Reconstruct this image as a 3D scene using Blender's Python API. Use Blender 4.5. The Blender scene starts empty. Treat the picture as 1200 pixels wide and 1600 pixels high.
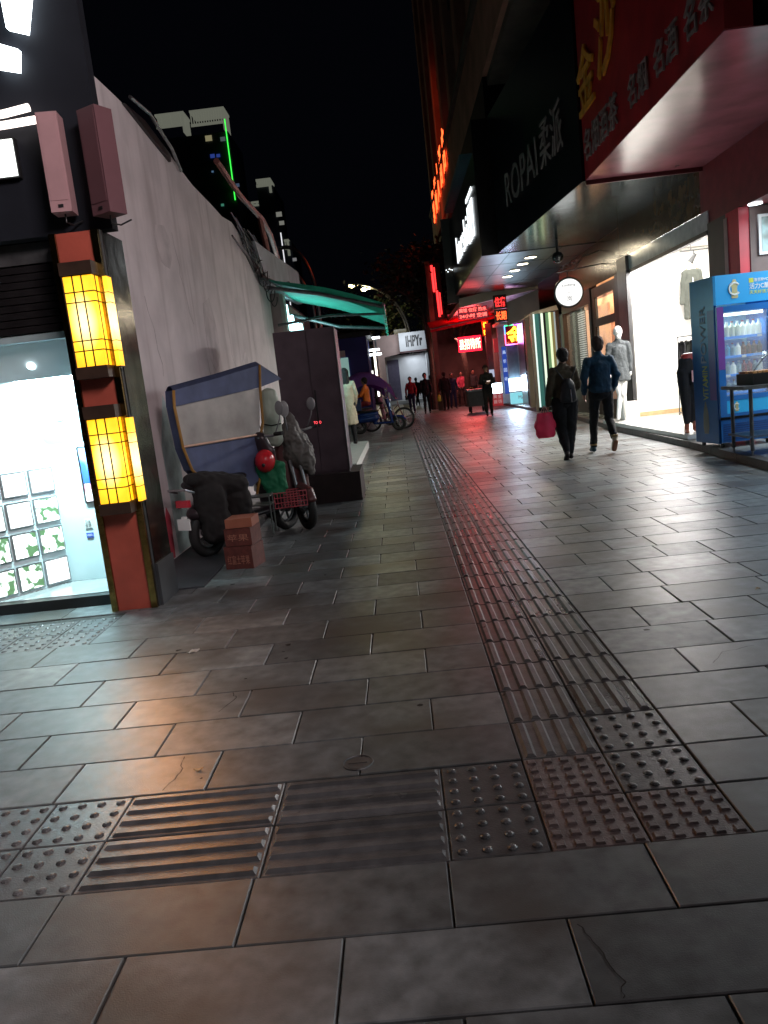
import bpy, bmesh, math, random
from mathutils import Vector, Matrix, noise
R=random.Random(7)
SC=bpy.context.scene; COL=SC.collection
# ------------------------------------------------------------------ camera, world, exposure
cd=bpy.data.cameras.new('camera'); cam=bpy.data.objects.new('camera',cd); COL.objects.link(cam); SC.camera=cam
r_=Vector((0.993791222570427,0.016179598864792782,-0.11007827452567805)); u_=Vector((0.10609460976032171,0.16017802876144843,0.9813699266239524)); f_=Vector((-0.03351029277373135,0.9869555307523592,-0.1574669508041221))
m=Matrix((r_,u_,-f_)).transposed().to_4x4(); m.translation=Vector((0,0,1.35)); cam.matrix_world=m
cd.sensor_fit='VERTICAL'; cd.sensor_height=36; cd.lens=1220/1600*36; cd.clip_end=1000; cd.clip_start=.05
W=bpy.data.worlds.new("World"); SC.world=W; W.use_nodes=True
bg=W.node_tree.nodes['Background']; bg.inputs[0].default_value=(.35,.42,.75,1); bg.inputs[1].default_value=.0022
SC.view_settings.view_transform='Standard'; SC.view_settings.look='None'; SC.view_settings.exposure=0; SC.view_settings.gamma=1
SC.cycles.use_denoising=True; SC.cycles.max_bounces=6; SC.cycles.sample_clamp_indirect=4; SC.cycles.caustics_reflective=False
SC.cycles.use_light_tree=True
SC.render.film_transparent=False
# ------------------------------------------------------------------ materials
MATS={}
def M(n,col,rough=.6,metal=0,var=.15,scale=6,bump=0,bscale=40,spec=.5,coat=0,alpha=1,trans=0,island=0,stain=None,rvar=0):
    if n in MATS: return MATS[n]
    mt=bpy.data.materials.new(n); MATS[n]=mt; mt.use_nodes=True; nt=mt.node_tree; N=nt.nodes; L=nt.links
    p=N['Principled BSDF']; p.inputs['Roughness'].default_value=rough; p.inputs['Metallic'].default_value=metal
    p.inputs['Specular IOR Level'].default_value=spec; p.inputs['Coat Weight'].default_value=coat; p.inputs['Coat Roughness'].default_value=.12
    p.inputs['Alpha'].default_value=alpha; p.inputs['Transmission Weight'].default_value=trans
    tc=N.new('ShaderNodeTexCoord'); no=N.new('ShaderNodeTexNoise'); no.inputs['Scale'].default_value=scale; no.inputs['Detail'].default_value=6
    L.new(tc.outputs['Object'],no.inputs['Vector'])
    mr=N.new('ShaderNodeMapRange'); mr.inputs[1].default_value=.3; mr.inputs[2].default_value=.7; mr.inputs[3].default_value=1-var; mr.inputs[4].default_value=1+var
    L.new(no.outputs['Fac'],mr.inputs[0]); fac=mr.outputs[0]
    if island:
        ge=N.new('ShaderNodeNewGeometry'); m2=N.new('ShaderNodeMapRange'); m2.inputs[3].default_value=1-island; m2.inputs[4].default_value=1+island
        L.new(ge.outputs['Random Per Island'],m2.inputs[0]); mu=N.new('ShaderNodeMath'); mu.operation='MULTIPLY'; L.new(fac,mu.inputs[0]); L.new(m2.outputs[0],mu.inputs[1]); fac=mu.outputs[0]
    mx=N.new('ShaderNodeVectorMath'); mx.operation='SCALE'; mx.inputs[0].default_value=col[:3]; L.new(fac,mx.inputs['Scale'])
    out=mx.outputs[0]
    if stain:   # (colour, scale vector, threshold, softness)
        sc,sv,th,so=stain; mp=N.new('ShaderNodeMapping'); mp.inputs['Scale'].default_value=sv; L.new(tc.outputs['Object'],mp.inputs[0])
        n3=N.new('ShaderNodeTexNoise'); n3.inputs['Scale'].default_value=1; n3.inputs['Detail'].default_value=8; L.new(mp.outputs[0],n3.inputs['Vector'])
        m3=N.new('ShaderNodeMapRange'); m3.inputs[1].default_value=th; m3.inputs[2].default_value=th+so; L.new(n3.outputs['Fac'],m3.inputs[0])
        mi=N.new('ShaderNodeMix'); mi.data_type='RGBA'; L.new(m3.outputs[0],mi.inputs[0]); L.new(out,mi.inputs[6]); mi.inputs[7].default_value=(*sc,1); out=mi.outputs[2]
    L.new(out,p.inputs['Base Color'])
    if rvar:
        m4=N.new('ShaderNodeMapRange'); m4.inputs[1].default_value=.3; m4.inputs[2].default_value=.7; m4.inputs[3].default_value=max(.03,rough-rvar); m4.inputs[4].default_value=rough+rvar
        n4=N.new('ShaderNodeTexNoise'); n4.inputs['Scale'].default_value=scale*.45; n4.inputs['Detail'].default_value=5; L.new(tc.outputs['Object'],n4.inputs['Vector']); L.new(n4.outputs['Fac'],m4.inputs[0]); ro=m4.outputs[0]
        if island:
            m4.inputs[3].default_value=rough-rvar*.25; m4.inputs[4].default_value=rough+rvar*.25; n4.inputs['Scale'].default_value=3
            g2=N.new('ShaderNodeNewGeometry'); m5=N.new('ShaderNodeMapRange'); m5.inputs[3].default_value=-rvar; m5.inputs[4].default_value=rvar; fr_=N.new('ShaderNodeMath'); fr_.operation='MULTIPLY'; fr_.inputs[1].default_value=7.31; f2=N.new('ShaderNodeMath'); f2.operation='FRACT'
            L.new(g2.outputs['Random Per Island'],fr_.inputs[0]); L.new(fr_.outputs[0],f2.inputs[0]); L.new(f2.outputs[0],m5.inputs[0]); ad=N.new('ShaderNodeMath'); L.new(ro,ad.inputs[0]); L.new(m5.outputs[0],ad.inputs[1]); ro=ad.outputs[0]
        L.new(ro,p.inputs['Roughness'])
    if bump:
        n2=N.new('ShaderNodeTexNoise'); n2.inputs['Scale'].default_value=bscale; n2.inputs['Detail'].default_value=5; L.new(tc.outputs['Object'],n2.inputs['Vector'])
        b=N.new('ShaderNodeBump'); b.inputs['Strength'].default_value=bump; b.inputs['Distance'].default_value=.01; L.new(n2.outputs['Fac'],b.inputs['Height']); L.new(b.outputs[0],p.inputs['Normal'])
    return mt
def EM(n,col,s,base=(.02,.02,.02)):
    if n in MATS: return MATS[n]
    mt=bpy.data.materials.new(n); MATS[n]=mt; mt.use_nodes=True; p=mt.node_tree.nodes['Principled BSDF']
    p.inputs['Base Color'].default_value=(*base,1); p.inputs['Emission Color'].default_value=(*col,1); p.inputs['Emission Strength'].default_value=s; p.inputs['Roughness'].default_value=.4
    return mt
stone=M('granite paving',(.135,.150,.154),.38,var=.40,scale=13,bump=.11,bscale=240,island=.42,spec=.55,stain=((.07,.066,.06),(1.6,1.6,1.6),.48,.16),rvar=.045)
tact=M('tactile stone',(.09,.092,.094),.32,var=.3,scale=16,bump=.15,bscale=160,island=.3,rvar=.05,spec=.5)
tact2=M('red tactile stone',(.14,.105,.10),.5,var=.3,scale=12,bump=.3,bscale=150,island=.15)
joint=M('joint dirt',(.035,.033,.03),.85,var=.4,scale=30,bump=.6,bscale=60)
kerbm=M('kerb stone',(.07,.068,.066),.5,var=.3,scale=8,bump=.5,bscale=60)
plat=M('platform tile',(.30,.32,.32),.22,var=.12,scale=3,rvar=.06)
shoptile=M('white floor tile',(.6,.6,.57),.12,var=.05,scale=3)
wallw=M('dirty white render',(.66,.60,.61),.75,var=.14,scale=2.2,bump=.4,bscale=9,stain=((.44,.38,.385),(9,4.5,.5),.52,.28))
wallp=M('pinkish render',(.5,.38,.38),.8,var=.12,scale=4,bump=.3,bscale=12)
dark=M('dark facade panel',(.009,.011,.016),.7,var=.3,scale=2,bump=.1,bscale=5,spec=.2)
black=M('black',(.012,.012,.013),.4,var=.2); blackg=M('black gloss panel',(.02,.022,.024),.16,var=.3,scale=3,bump=.25,bscale=2.5,coat=.3)
brownp=M('brown panel',(.10,.06,.03),.22,var=.4,scale=4,bump=.4,bscale=3); brown=M('dark wood',(.045,.026,.018),.4,var=.3,scale=10)
redboard=M('red pillar board',(.42,.085,.055),.5,var=.15,scale=5,bump=.15,bscale=20); gold=M('brass trim',(.35,.24,.08),.18,metal=1,var=.4,scale=12,bump=.15,bscale=25)
steel=M('stainless steel',(.42,.42,.43),.28,metal=1,var=.2,scale=8); steeld=M('dull steel',(.16,.165,.17),.45,metal=.8,var=.3,scale=9)
chrome=M('chrome',(.7,.7,.7),.1,metal=1,var=.1)
redsign=M('red sign face',(.48,.03,.038),.4,var=.25,scale=2.5,bump=.1,bscale=6,stain=((.3,.02,.025),(1.5,1.5,1.5),.6,.2))
redsoff=M('glossy red soffit',(.32,.10,.12),.2,var=.3,scale=2,bump=.22,bscale=1.6)
redp=M('red paint',(.55,.03,.05),.4,var=.1); grey=M('grey letters',(.42,.38,.36),.5,var=.2,scale=9); ocher=M('ochre letters',(.95,.50,.06),.35,var=.2,scale=9)
greyd=M('silver letters',(.36,.33,.32),.35,var=.2,scale=9); cream=M('cream render',(.55,.47,.38),.55,var=.1,scale=3,bump=.1); white=M('white paint',(.78,.78,.76),.5,var=.05)
facade=M('brown facade',(.42,.19,.14),.8,var=.3,scale=1.2,bump=.3,bscale=6); facaded=M('dark facade stone',(.11,.08,.07),.8,var=.35,scale=1.5,bump=.3,bscale=6)
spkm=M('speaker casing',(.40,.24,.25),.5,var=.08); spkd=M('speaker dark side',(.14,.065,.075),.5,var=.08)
cabm=M('purple grey cabinet',(.13,.095,.115),.5,metal=.2,var=.25,scale=4,bump=.15,bscale=8); plinth=M('dark plinth',(.03,.018,.018),.7,var=.3,scale=5,bump=.3)
navy=M('navy jacket cloth',(.008,.045,.085),.85,var=.25,scale=14); olive=M('olive brown jacket',(.06,.045,.025),.85,var=.25,scale=14); blackc=M('black cloth',(.008,.008,.01),.85,var=.3,scale=14)
skin=M('skin',(.42,.24,.17),.55,var=.06); hair=M('black hair',(.010,.008,.008),.85,var=.3,scale=60,bump=.4,bscale=120); hairb=M('dark brown hair',(.035,.018,.012),.85,var=.3,scale=60,bump=.4,bscale=120)
beige=M('beige coat cloth',(.48,.42,.30),.85,var=.12,scale=8); redbag=M('red bag',(1,.04,.12),.45,var=.12,scale=5,bump=.3,bscale=12)
darkred=M('dark red cloth',(.22,.02,.03),.8,var=.2); blued=M('dark blue cloth',(.012,.03,.09),.8,var=.2); orange=M('orange vest',(.85,.20,.02),.6,var=.1); yellow=M('yellow cloth',(.8,.55,.02),.6,var=.1); yelbag=M('yellow plastic bag',(.7,.75,.05),.4,var=.1)
shoe=M('dark shoe',(.03,.02,.02),.6,var=.2); sole=M('tan shoe sole',(.30,.13,.07),.6,var=.2); shoeb=M('navy trainer',(.02,.05,.07),.6); yels=M('yellow sock lining',(.3,.2,.08),.7)
mann=M('mannequin plastic',(.82,.82,.80),.3,var=.02); coat=M('grey tweed',(.045,.052,.055),.9,var=.45,scale=60); shirt=M('dark olive cloth',(.055,.06,.05),.9,var=.2,scale=10)
wood=M('light wood',(.45,.30,.15),.5,var=.2,scale=10); rubber=M('tyre rubber',(.012,.012,.012),.7,var=.2,bump=.3,bscale=80)
canvas=M('teal awning canvas',(.04,.36,.26),.6,var=.15,scale=5,bump=.3,bscale=5); canvr=M('red awning canvas',(.6,.03,.06),.6,var=.15,scale=5,bump=.3,bscale=5)
canb=M('slate blue canvas',(.085,.105,.20),.75,var=.18,scale=6,bump=.4,bscale=7); clearp=M('cloudy plastic window',(.5,.47,.44),.35,var=.22,scale=4,bump=.4,bscale=4,alpha=.8); trim=M('ochre trim',(.32,.16,.03),.6,var=.2)
green=M('green cloth',(.01,.16,.07),.7,var=.2,bump=.4,bscale=10); redhel=M('red helmet plastic',(.6,.02,.03),.22,var=.06); coverg=M('grey brown raincoat',(.14,.125,.115),.6,var=.25,scale=7,bump=.7,bscale=9)
paleg=M('pale green plastic',(.42,.48,.40),.4,var=.12,scale=6); crate=M('red crate',(.13,.032,.026),.5,var=.25,scale=18,bump=.2); crateo=M('orange lid',(.32,.10,.06),.5,var=.12)
fblue=M('blue fridge metal',(.015,.13,.42),.3,var=.12,scale=4); fblue2=M('bright blue fridge panel',(.02,.33,.72),.25,var=.1,scale=4); fpurp=M('purple print',(.16,.05,.30),.35,var=.2,scale=3)
purple=M('purple canopy',(.28,.12,.50),.6,var=.1); blueb=M('blue wall',(.035,.04,.22),.6,var=.2,scale=1); kioskm=M('kiosk white panel',(.62,.64,.66),.5,var=.08,scale=2,bump=.1); kioskp=M('kiosk pink side',(.50,.36,.33),.6,var=.1,scale=2)
bark=M('bark',(.06,.05,.035),.85,var=.35,scale=8,bump=.8,bscale=18); leaf=M('night leaves',(.018,.03,.01),.6,var=.5,scale=1.5,island=.5); concrete=M('pale parapet render',(.42,.43,.47),.7,var=.15,scale=3,bump=.2)
glass=M('clear glass',(.9,.95,.95),.03,var=0,alpha=.14,spec=.8); glassd=M('dark glass',(.02,.025,.03),.05,var=.1,alpha=.7,coat=.4)
towerm=M('tower wall',(.06,.07,.10),.8,var=.2,scale=.1)
e_white=EM('led white',(.85,.95,1),7); e_cyan=EM('cyan white light',(.55,.95,1),3.2); e_warm=EM('warm downlight',(1,.88,.62),14); e_red=EM('red neon',(1,.03,.03),3); e_ry=EM('orange neon core',(1,.09,.02),4.2)
e_yel=EM('yellow led',(1,.62,.03),5); e_pink=EM('pink led',(1,.12,.3),4); e_paper=None; e_tube=EM('warm tube',(1,.86,.78),3)
e_grn=EM('green led line',(.05,1,.08),1.6); e_cap=EM('floodlit crown',(.75,.78,.62),.16); e_pur=EM('violet led',(.5,.15,1),5); e_blu=EM('blue led',(.1,.3,1),4); e_gr2=EM('green led',(.05,1,.3),3); e_or=EM('orange led window',(1,.4,.05),1)
e_lamp=EM('street lamp glow',(1,.85,.35),30); e_panel=EM('lit ceiling panel',(1,.98,.93),2.2); e_teal=EM('pale teal window',(.45,.75,.68),.4); e_blin=EM('blue lightbox',(.03,.10,.62),.55); e_mall=EM('display case glow',(.65,.85,1),6); e_rlb=EM('red lightbox',(.75,.04,.05),.35)
# ------------------------------------------------------------------ mesh helpers
def V(*a): return Vector(a)
def face(bm,pts):
    return bm.faces.new([bm.verts.new(p) for p in pts])
def hexa(bm,p):   # p: 4 bottom ccw, 4 top ccw
    v=[bm.verts.new(q) for q in p]
    for f in ((3,2,1,0),(4,5,6,7),(0,1,5,4),(1,2,6,5),(2,3,7,6),(3,0,4,7)): bm.faces.new([v[i] for i in f])
def box(bm,a,b):
    x0,y0,z0=a;x1,y1,z1=b
    hexa(bm,[(x0,y0,z0),(x1,y0,z0),(x1,y1,z0),(x0,y1,z0),(x0,y0,z1),(x1,y0,z1),(x1,y1,z1),(x0,y1,z1)])
def frame(d):
    d=d.normalized(); a=V(0,0,1) if abs(d.z)<.9 else V(1,0,0); x=d.cross(a).normalized(); return x,d.cross(x).normalized()
def tube(bm,pts,r,n=8,cap_=True):
    pts=[Vector(p) for p in pts]; rs=r if isinstance(r,(list,tuple)) else [r]*len(pts); rings=[]
    x,y=frame(pts[1]-pts[0])
    for i,p in enumerate(pts):
        d=(pts[min(i+1,len(pts)-1)]-pts[max(i-1,0)]).normalized(); x=(x-d*x.dot(d)).normalized(); y=d.cross(x)
        rings.append([bm.verts.new(p+(x*math.cos(t)+y*math.sin(t))*rs[i]) for t in [2*math.pi*k/n for k in range(n)]])
    for a,b in zip(rings,rings[1:]):
        for k in range(n): bm.faces.new((a[k],a[(k+1)%n],b[(k+1)%n],b[k]))
    if cap_: bm.faces.new(rings[0][::-1]); bm.faces.new(rings[-1])
def ring(bm,c,ax,Rr,r,n=32,k=8,a0=0,a1=2*math.pi):
    c=Vector(c); x,y=frame(Vector(ax)); full=abs(a1-a0-2*math.pi)<1e-6; N=n if full else n+1; rg=[]
    for i in range(N):
        t=a0+(a1-a0)*i/n; o=x*math.cos(t)+y*math.sin(t); w=Vector(ax).normalized()
        rg.append([bm.verts.new(c+o*(Rr+r*math.cos(s))+w*r*math.sin(s)) for s in [2*math.pi*j/k for j in range(k)]])
    for i in range(n if full else n):
        a=rg[i];b=rg[(i+1)%N]
        for j in range(k): bm.faces.new((a[j],b[j],b[(j+1)%k],a[(j+1)%k]))
def ell(bm,c,r,n=16,m_=10,half=False):
    c=Vector(c); r=(r,r,r) if not isinstance(r,(tuple,list)) else r; vs=[]
    for i in range(m_+1):
        ph=math.pi*i/m_*(0.5 if half else 1)
        vs.append([bm.verts.new(c+V(r[0]*math.sin(ph)*math.cos(t),r[1]*math.sin(ph)*math.sin(t),r[2]*math.cos(ph))) for t in [2*math.pi*k/n for k in range(n)]])
    for a,b in zip(vs,vs[1:]):
        for k in range(n): bm.faces.new((a[k],b[k],b[(k+1)%n],a[(k+1)%n]))
    bmesh.ops.remove_doubles(bm,verts=[v for row in (vs[0],vs[-1]) for v in row],dist=1e-6)
def extr(bm,pts,vec):   # closed outline extruded
    a=[bm.verts.new(p) for p in pts]; b=[bm.verts.new(Vector(p)+Vector(vec)) for p in pts]; n=len(pts)
    bm.faces.new(a[::-1]); bm.faces.new(b)
    for i in range(n): bm.faces.new((a[i],a[(i+1)%n],b[(i+1)%n],b[i]))
def grid(bm,fn,nu,nv,thick=0):
    g=[[bm.verts.new(fn(i/nu,j/nv)) for j in range(nv+1)] for i in range(nu+1)]
    for i in range(nu):
        for j in range(nv): bm.faces.new((g[i][j],g[i+1][j],g[i+1][j+1],g[i][j+1]))
    if thick:
        fs=list({f for row in g for v in row for f in v.link_faces}); bmesh.ops.solidify(bm,geom=fs,thickness=thick)
def NB(): return bmesh.new()
def obj(name,bm,mat,parent=None,smooth=False,bev=0,world=True,label=None):
    me=bpy.data.meshes.new(name)
    if bev:
        bmesh.ops.bevel(bm,geom=[e for e in bm.edges if len(e.link_faces)==2 and e.calc_face_angle(0)>.6],offset=bev,segments=2,affect='EDGES',profile=.6)
    bmesh.ops.recalc_face_normals(bm,faces=bm.faces[:])
    if parent is not None and world:
        inv=parent.matrix_basis.inverted() if parent.parent is None else (parent.parent.matrix_basis@parent.matrix_basis).inverted()
        bm.transform(inv)
    bm.to_mesh(me); bm.free()
    if smooth:
        for p in me.polygons: p.use_smooth=True
    me.materials.append(mat); o=bpy.data.objects.new(name,me); COL.objects.link(o)
    if parent is not None: o.parent=parent
    if label: o['label']=label
    return o
def tag(o,label,cat,group=None):
    o['label']=label;o['category']=cat
    if group:o['group']=group
    return o
def struct(o,k='structure'): o['kind']=k; return o
def thing(name,label,cat,loc=(0,0,0),rz=0,group=None):
    o=bpy.data.objects.new(name,None); COL.objects.link(o); o.matrix_basis=Matrix.Translation(loc)@Matrix.Rotation(rz,4,'Z'); o.empty_display_size=.2
    return tag(o,label,cat,group)
def bx(name,a,b,mat,parent=None,bev=0,**k):
    bm=NB(); box(bm,a,b); return obj(name,bm,mat,parent,bev=bev,**k)
def copy_tree(o,parent=None,off=None):
    c=o.copy(); COL.objects.link(c); c.parent=parent
    if off is not None: c.location=Vector(c.location)+Vector(off)
    for ch in [x for x in o.children]: copy_tree(ch,c)
    return c
def textbm(s,o,U,Vv,w=None,h=None,depth=.01,bold=0):
    """text laid in the plane (U,V) starting at o, fitted to width w and height h"""
    c=bpy.data.curves.new('t','FONT'); c.body=s; c.offset=bold; c.extrude=.02; c.resolution_u=3
    t=bpy.data.objects.new('t',c); COL.objects.link(t); dg=bpy.context.evaluated_depsgraph_get(); me=bpy.data.meshes.new_from_object(t.evaluated_get(dg))
    bpy.data.objects.remove(t); bm=NB(); bm.from_mesh(me); bpy.data.meshes.remove(me)
    xs=[v.co.x for v in bm.verts]; ys=[v.co.y for v in bm.verts]; x0,x1,y0,y1=min(xs),max(xs),min(ys),max(ys)
    sx=(w/(x1-x0)) if w else h/(y1-y0); sy=(h/(y1-y0)) if h else sx
    U=Vector(U).normalized(); Vv=Vector(Vv).normalized(); N=U.cross(Vv); o=Vector(o)
    for v in bm.verts: v.co=o+U*((v.co.x-x0)*sx)+Vv*((v.co.y-y0)*sy)+N*(v.co.z/.02*depth*.5+depth*.5+.003)
    return bm
def text(name,s,o,U,Vv,w,h,mat,parent,depth=.01,bold=0): return obj(name,textbm(s,o,U,Vv,w,h,depth,bold),mat,parent)
def lamp(name,loc,power,col,size=.5,sy=None,rot=(0,0,0),parent=None,kind='AREA',spread=None):
    l=bpy.data.lights.new(name,kind); l.energy=power; l.color=col
    if kind=='AREA':
        l.size=size
        if sy: l.shape='RECTANGLE'; l.size_y=sy
        if spread: l.spread=spread
    else: l.shadow_soft_size=size
    o=bpy.data.objects.new(name,l); COL.objects.link(o); o.rotation_euler=rot; o.location=loc
    if parent is not None:
        o.parent=parent; o.matrix_parent_inverse=parent.matrix_basis.inverted()
    return o
XN=(-1,0,0)
# ------------------------------------------------------------------ ground and paving
bm=NB(); face(bm,[(-60,-12,-.011),(60,-12,-.011),(60,400,-.011),(-60,400,-.011)]); struct(obj('ground',bm,joint))
rows=[-2.2+.28*i for i in range(13)]+[1.49,1.77,2.05,2.325,2.6,2.905,3.22,3.53,3.87,4.21,4.56,4.91]; rows=sorted(set(round(v,3) for v in rows))
while rows[-1]<62: rows.append(round(rows[-1]+.345,3))
def slab(bm,x0,x1,y0,y1,top=0,g=.0030,ch=.003,tilt=.0010,dep=.02):
    z=[top+R.uniform(-1,1)*tilt for _ in range(4)]; g1=[g*R.uniform(.6,1.5) for _ in range(4)]
    x0+=g1[0];x1-=g1[1];y0+=g1[2];y1-=g1[3]
    if x1-x0<.03 or y1-y0<.03: return
    b=[bm.verts.new(p) for p in ((x0,y0,top-dep),(x1,y0,top-dep),(x1,y1,top-dep),(x0,y1,top-dep))]
    s=[bm.verts.new(p) for p in ((x0,y0,z[0]-ch),(x1,y0,z[1]-ch),(x1,y1,z[2]-ch),(x0,y1,z[3]-ch))]
    t=[bm.verts.new(p) for p in ((x0+ch,y0+ch,z[0]),(x1-ch,y0+ch,z[1]),(x1-ch,y1-ch,z[2]),(x0+ch,y1-ch,z[3]))]
    bm.faces.new(t)
    for k in range(4):
        j=(k+1)%4; bm.faces.new((b[k],b[j],s[j],s[k])); bm.faces.new((s[k],s[j],t[j],t[k]))
def kerbx(y):
    pts=[(-30,3.6),(8.5,3.9),(11.3,4.08),(15.15,4.14),(20,4.4),(36,4.5),(70,4.9)]
    for (a,xa),(b,xb) in zip(pts,pts[1:]):
        if a<=y<=b: return xa+(xb-xa)*(y-a)/(b-a)
    return 4.5
bm=NB()
for i,(y0,y1) in enumerate(zip(rows,rows[1:])):
    off=.28*(i%2)
    xl=-8 if y0<5.5 else (-2.25 if y0<40 else -8); xr=kerbx(y0)+.05
    segs=[]
    cross=2.04<y0<2.59
    if cross: segs.append((.87,xr)); segs.append((xl,-1.66))
    elif 4.5<y0<5.2: segs.append((-2.05,.3)); segs.append((.87,xr)); segs.append((xl,-4.4))
    elif y0<2.04: segs.append((xl,xr))
    else: segs.append((xl,.3)); segs.append((.87,xr))
    for a,b in segs:
        x=a
        if abs(a-.87)<.01: nx=a+(.29 if i%2 else .57)
        else:
            k=math.floor((a-off)/.56)+1; nx=off+k*.56
            if nx-a<.12: nx+=.56
        while x<b-1e-4:
            e=min(nx,b)
            if b-e<.1: e=b
            slab(bm,x,e,y0,y1); x=e; nx=e+(.56 if a!=.87 else R.choice((.56,.6,.56,.32 if y0>2 else .56)))
def crack(bm,pts,w=.0026):
    for (a,b) in zip(pts,pts[1:]):
        n=5; q=[(a[0]+(b[0]-a[0])*k/n+R.uniform(-.006,.006)*(0<k<n),a[1]+(b[1]-a[1])*k/n+R.uniform(-.006,.006)*(0<k<n)) for k in range(n+1)]
        for (x0,y0),(x1,y1) in zip(q,q[1:]):
            d=V(y1-y0,-(x1-x0),0).normalized()*w*R.uniform(.3,.8); face(bm,[(x0-d.x,y0-d.y,.0013),(x0+d.x,y0+d.y,.0013),(x1+d.x,y1+d.y,.0013),(x1-d.x,y1-d.y,.0013)])
struct(obj('pavement',bm,stone))
bm=NB(); crack(bm,[(.30,1.74),(.33,1.66),(.36,1.55),(.345,1.50)]); crack(bm,[(1.25,3.3),(1.34,3.42),(1.5,3.46)]); crack(bm,[(2.0,4.3),(2.1,4.45),(2.3,4.5)]); crack(bm,[(-.95,3.3),(-.9,3.45),(-.93,3.52)],.003); crack(bm,[(-1.0,2.62),(-.97,2.75),(-.99,2.88)],.003)
for k in range(46):
    x=R.uniform(-2.0,3.6);y=R.uniform(1.3,9); n=7; rr=R.uniform(.006,.022)
    face(bm,[(x+rr*R.uniform(.5,1.2)*math.cos(2*math.pi*j/n),y+rr*R.uniform(.5,1.2)*math.sin(2*math.pi*j/n),.0014) for j in range(n)])
struct(obj('pavement_cracks',bm,M('crack dirt',(.03,.028,.026),.9,var=.4)))
# tactile paving
def tile(bm,x0,x1,y0,y1,kind,n=4):
    slab(bm,x0,x1,y0,y1,top=-.003,tilt=.0006)
    if kind=='bars_y' or kind=='bars_x':
        L=(x1-x0) if kind=='bars_y' else (y1-y0)
        for k in range(n):
            c=(k+.5)/n; w=.29/n
            if kind=='bars_y': a,b,c0,c1=x0+L*(c-w),x0+L*(c+w),y0+.012,y1-.012
            else: c0,c1,a,b=y0+L*(c-w),y0+L*(c+w),x0+.012,x1-.012
            z0=-.0035;h=.0075+R.uniform(-.0015,.0008); q=.0105
            hexa(bm,[(a,c0,z0),(b,c0,z0),(b,c1,z0),(a,c1,z0),(a+q,c0+q,h),(b-q,c0+q,h),(b-q,c1-q,h),(a+q,c1-q,h)])
    elif kind=='dome':
        for i in range(n):
            for j in range(n):
                ell(bm,(x0+(x1-x0)*(i+.5)/n,y0+(y1-y0)*(j+.5)/n,-.0035),(.0165,.0165,.0085),10,3,True)
    else:
        for i in range(5):
            for j in range(5):
                cx=x0+(x1-x0)*(i+.5)/5;cy=y0+(y1-y0)*(j+.5)/5;q=.016;z0=-.0035
                hexa(bm,[(cx-q,cy-q,z0),(cx+q,cy-q,z0),(cx+q,cy+q,z0),(cx-q,cy+q,z0),(cx-q+.004,cy-q+.004,.0035),(cx+q-.004,cy-q+.004,.0035),(cx+q-.004,cy+q-.004,.0035),(cx-q+.004,cy+q-.004,.0035)])
bm=NB(); b2=NB()
ys=[v for v in rows if v>=2.6 and v<46]
for y0,y1 in zip(ys,ys[1:]): tile(bm,.3,.583,y0,y1,'bars_y')
tile(bm,.583,.87,2.325,2.6,'dome'); tile(bm,.583,.87,2.6,2.905,'dome')
for y0,y1 in zip(ys[1:],ys[2:]): tile(bm,.583+.0,.87,y0,y1,'bars_y')
for y0,y1 in ((2.05,2.325),(2.325,2.6)):
    tile(bm,.01,.3,y0,y1,'dome')
    for a,b in ((-.545,.01),(-1.1,-.545)): tile(bm,a,b,y0,y1,'bars_x')
    for a,b in ((-1.38,-1.1),(-1.66,-1.38)): tile(bm,a,b,y0,y1,'dome')
    tile(b2,.3,.583,y0,y1,'sq')
tile(b2,.583,.87,2.05,2.325,'sq')
for y0,y1 in ((4.56,4.86),(4.86,5.16)):
    for k in range(8): tile(bm,-2.05-.29*(k+1),-2.05-.29*k,y0,y1,'dome')
struct(obj('tactile_paving',bm,tact)); struct(obj('tactile_paving',b2,tact2))
t=tag(obj('valve_cover',(lambda b:(ring(b,(-.29,2.69,.0012),(0,0,1),.055,.0035,40,6),tube(b,[(-.29,2.69,-.002),(-.29,2.69,.0012)],.045,24),box(b,(-.325,2.685,.001),(-.255,2.695,.004)),b)[-1])(NB()),steeld,smooth=False),'small round metal valve cover set into the pavement slabs','cover')
# leaf litter: a few dry leaves on the paving
for k,(x,y) in enumerate([(1.9,4.3),(-.9,2.75),(2.6,4.9)]):
    b=NB(); a=R.uniform(0,6); pts=[V(x+.02*math.cos(a+q)*(1 if i%2 else .55),y+.012*math.sin(a+q),.006+.004*math.sin(q*2)) for i,q in enumerate([j*math.pi/4 for j in range(8)])]; extr(b,pts,(0,0,.0012))
    tag(obj('dry_leaf',b,wood),['small dry leaf on the slabs right of the tactile strip','small dry leaf just left of the round valve cover','small dry leaf farthest right on the dark slabs'][k],'leaf','dry leaves on the paving')
for k,(x,y,a,lb) in enumerate(((3.55,6.4,.4,'small crumpled white receipt lying by the right hand kerb'),(2.9,5.3,1.9,'flattened cigarette end on the slabs near the right edge'),(-1.3,4.2,.8,'scrap of pale paper on the slabs in front of the lantern pillar'))):
    b=NB(); w=(.045,.018,.035)[k]; grid(b,lambda u,v:V(x+(u-.5)*w*2*math.cos(a)-(v-.5)*w*math.sin(a),y+(u-.5)*w*2*math.sin(a)+(v-.5)*w*math.cos(a),.007+.006*math.sin(u*7+v*4)),5,4,.0012); tag(obj(('receipt','cigarette_end','paper_scrap')[k],b,white),lb,('paper','cigarette end','paper')[k])
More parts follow.
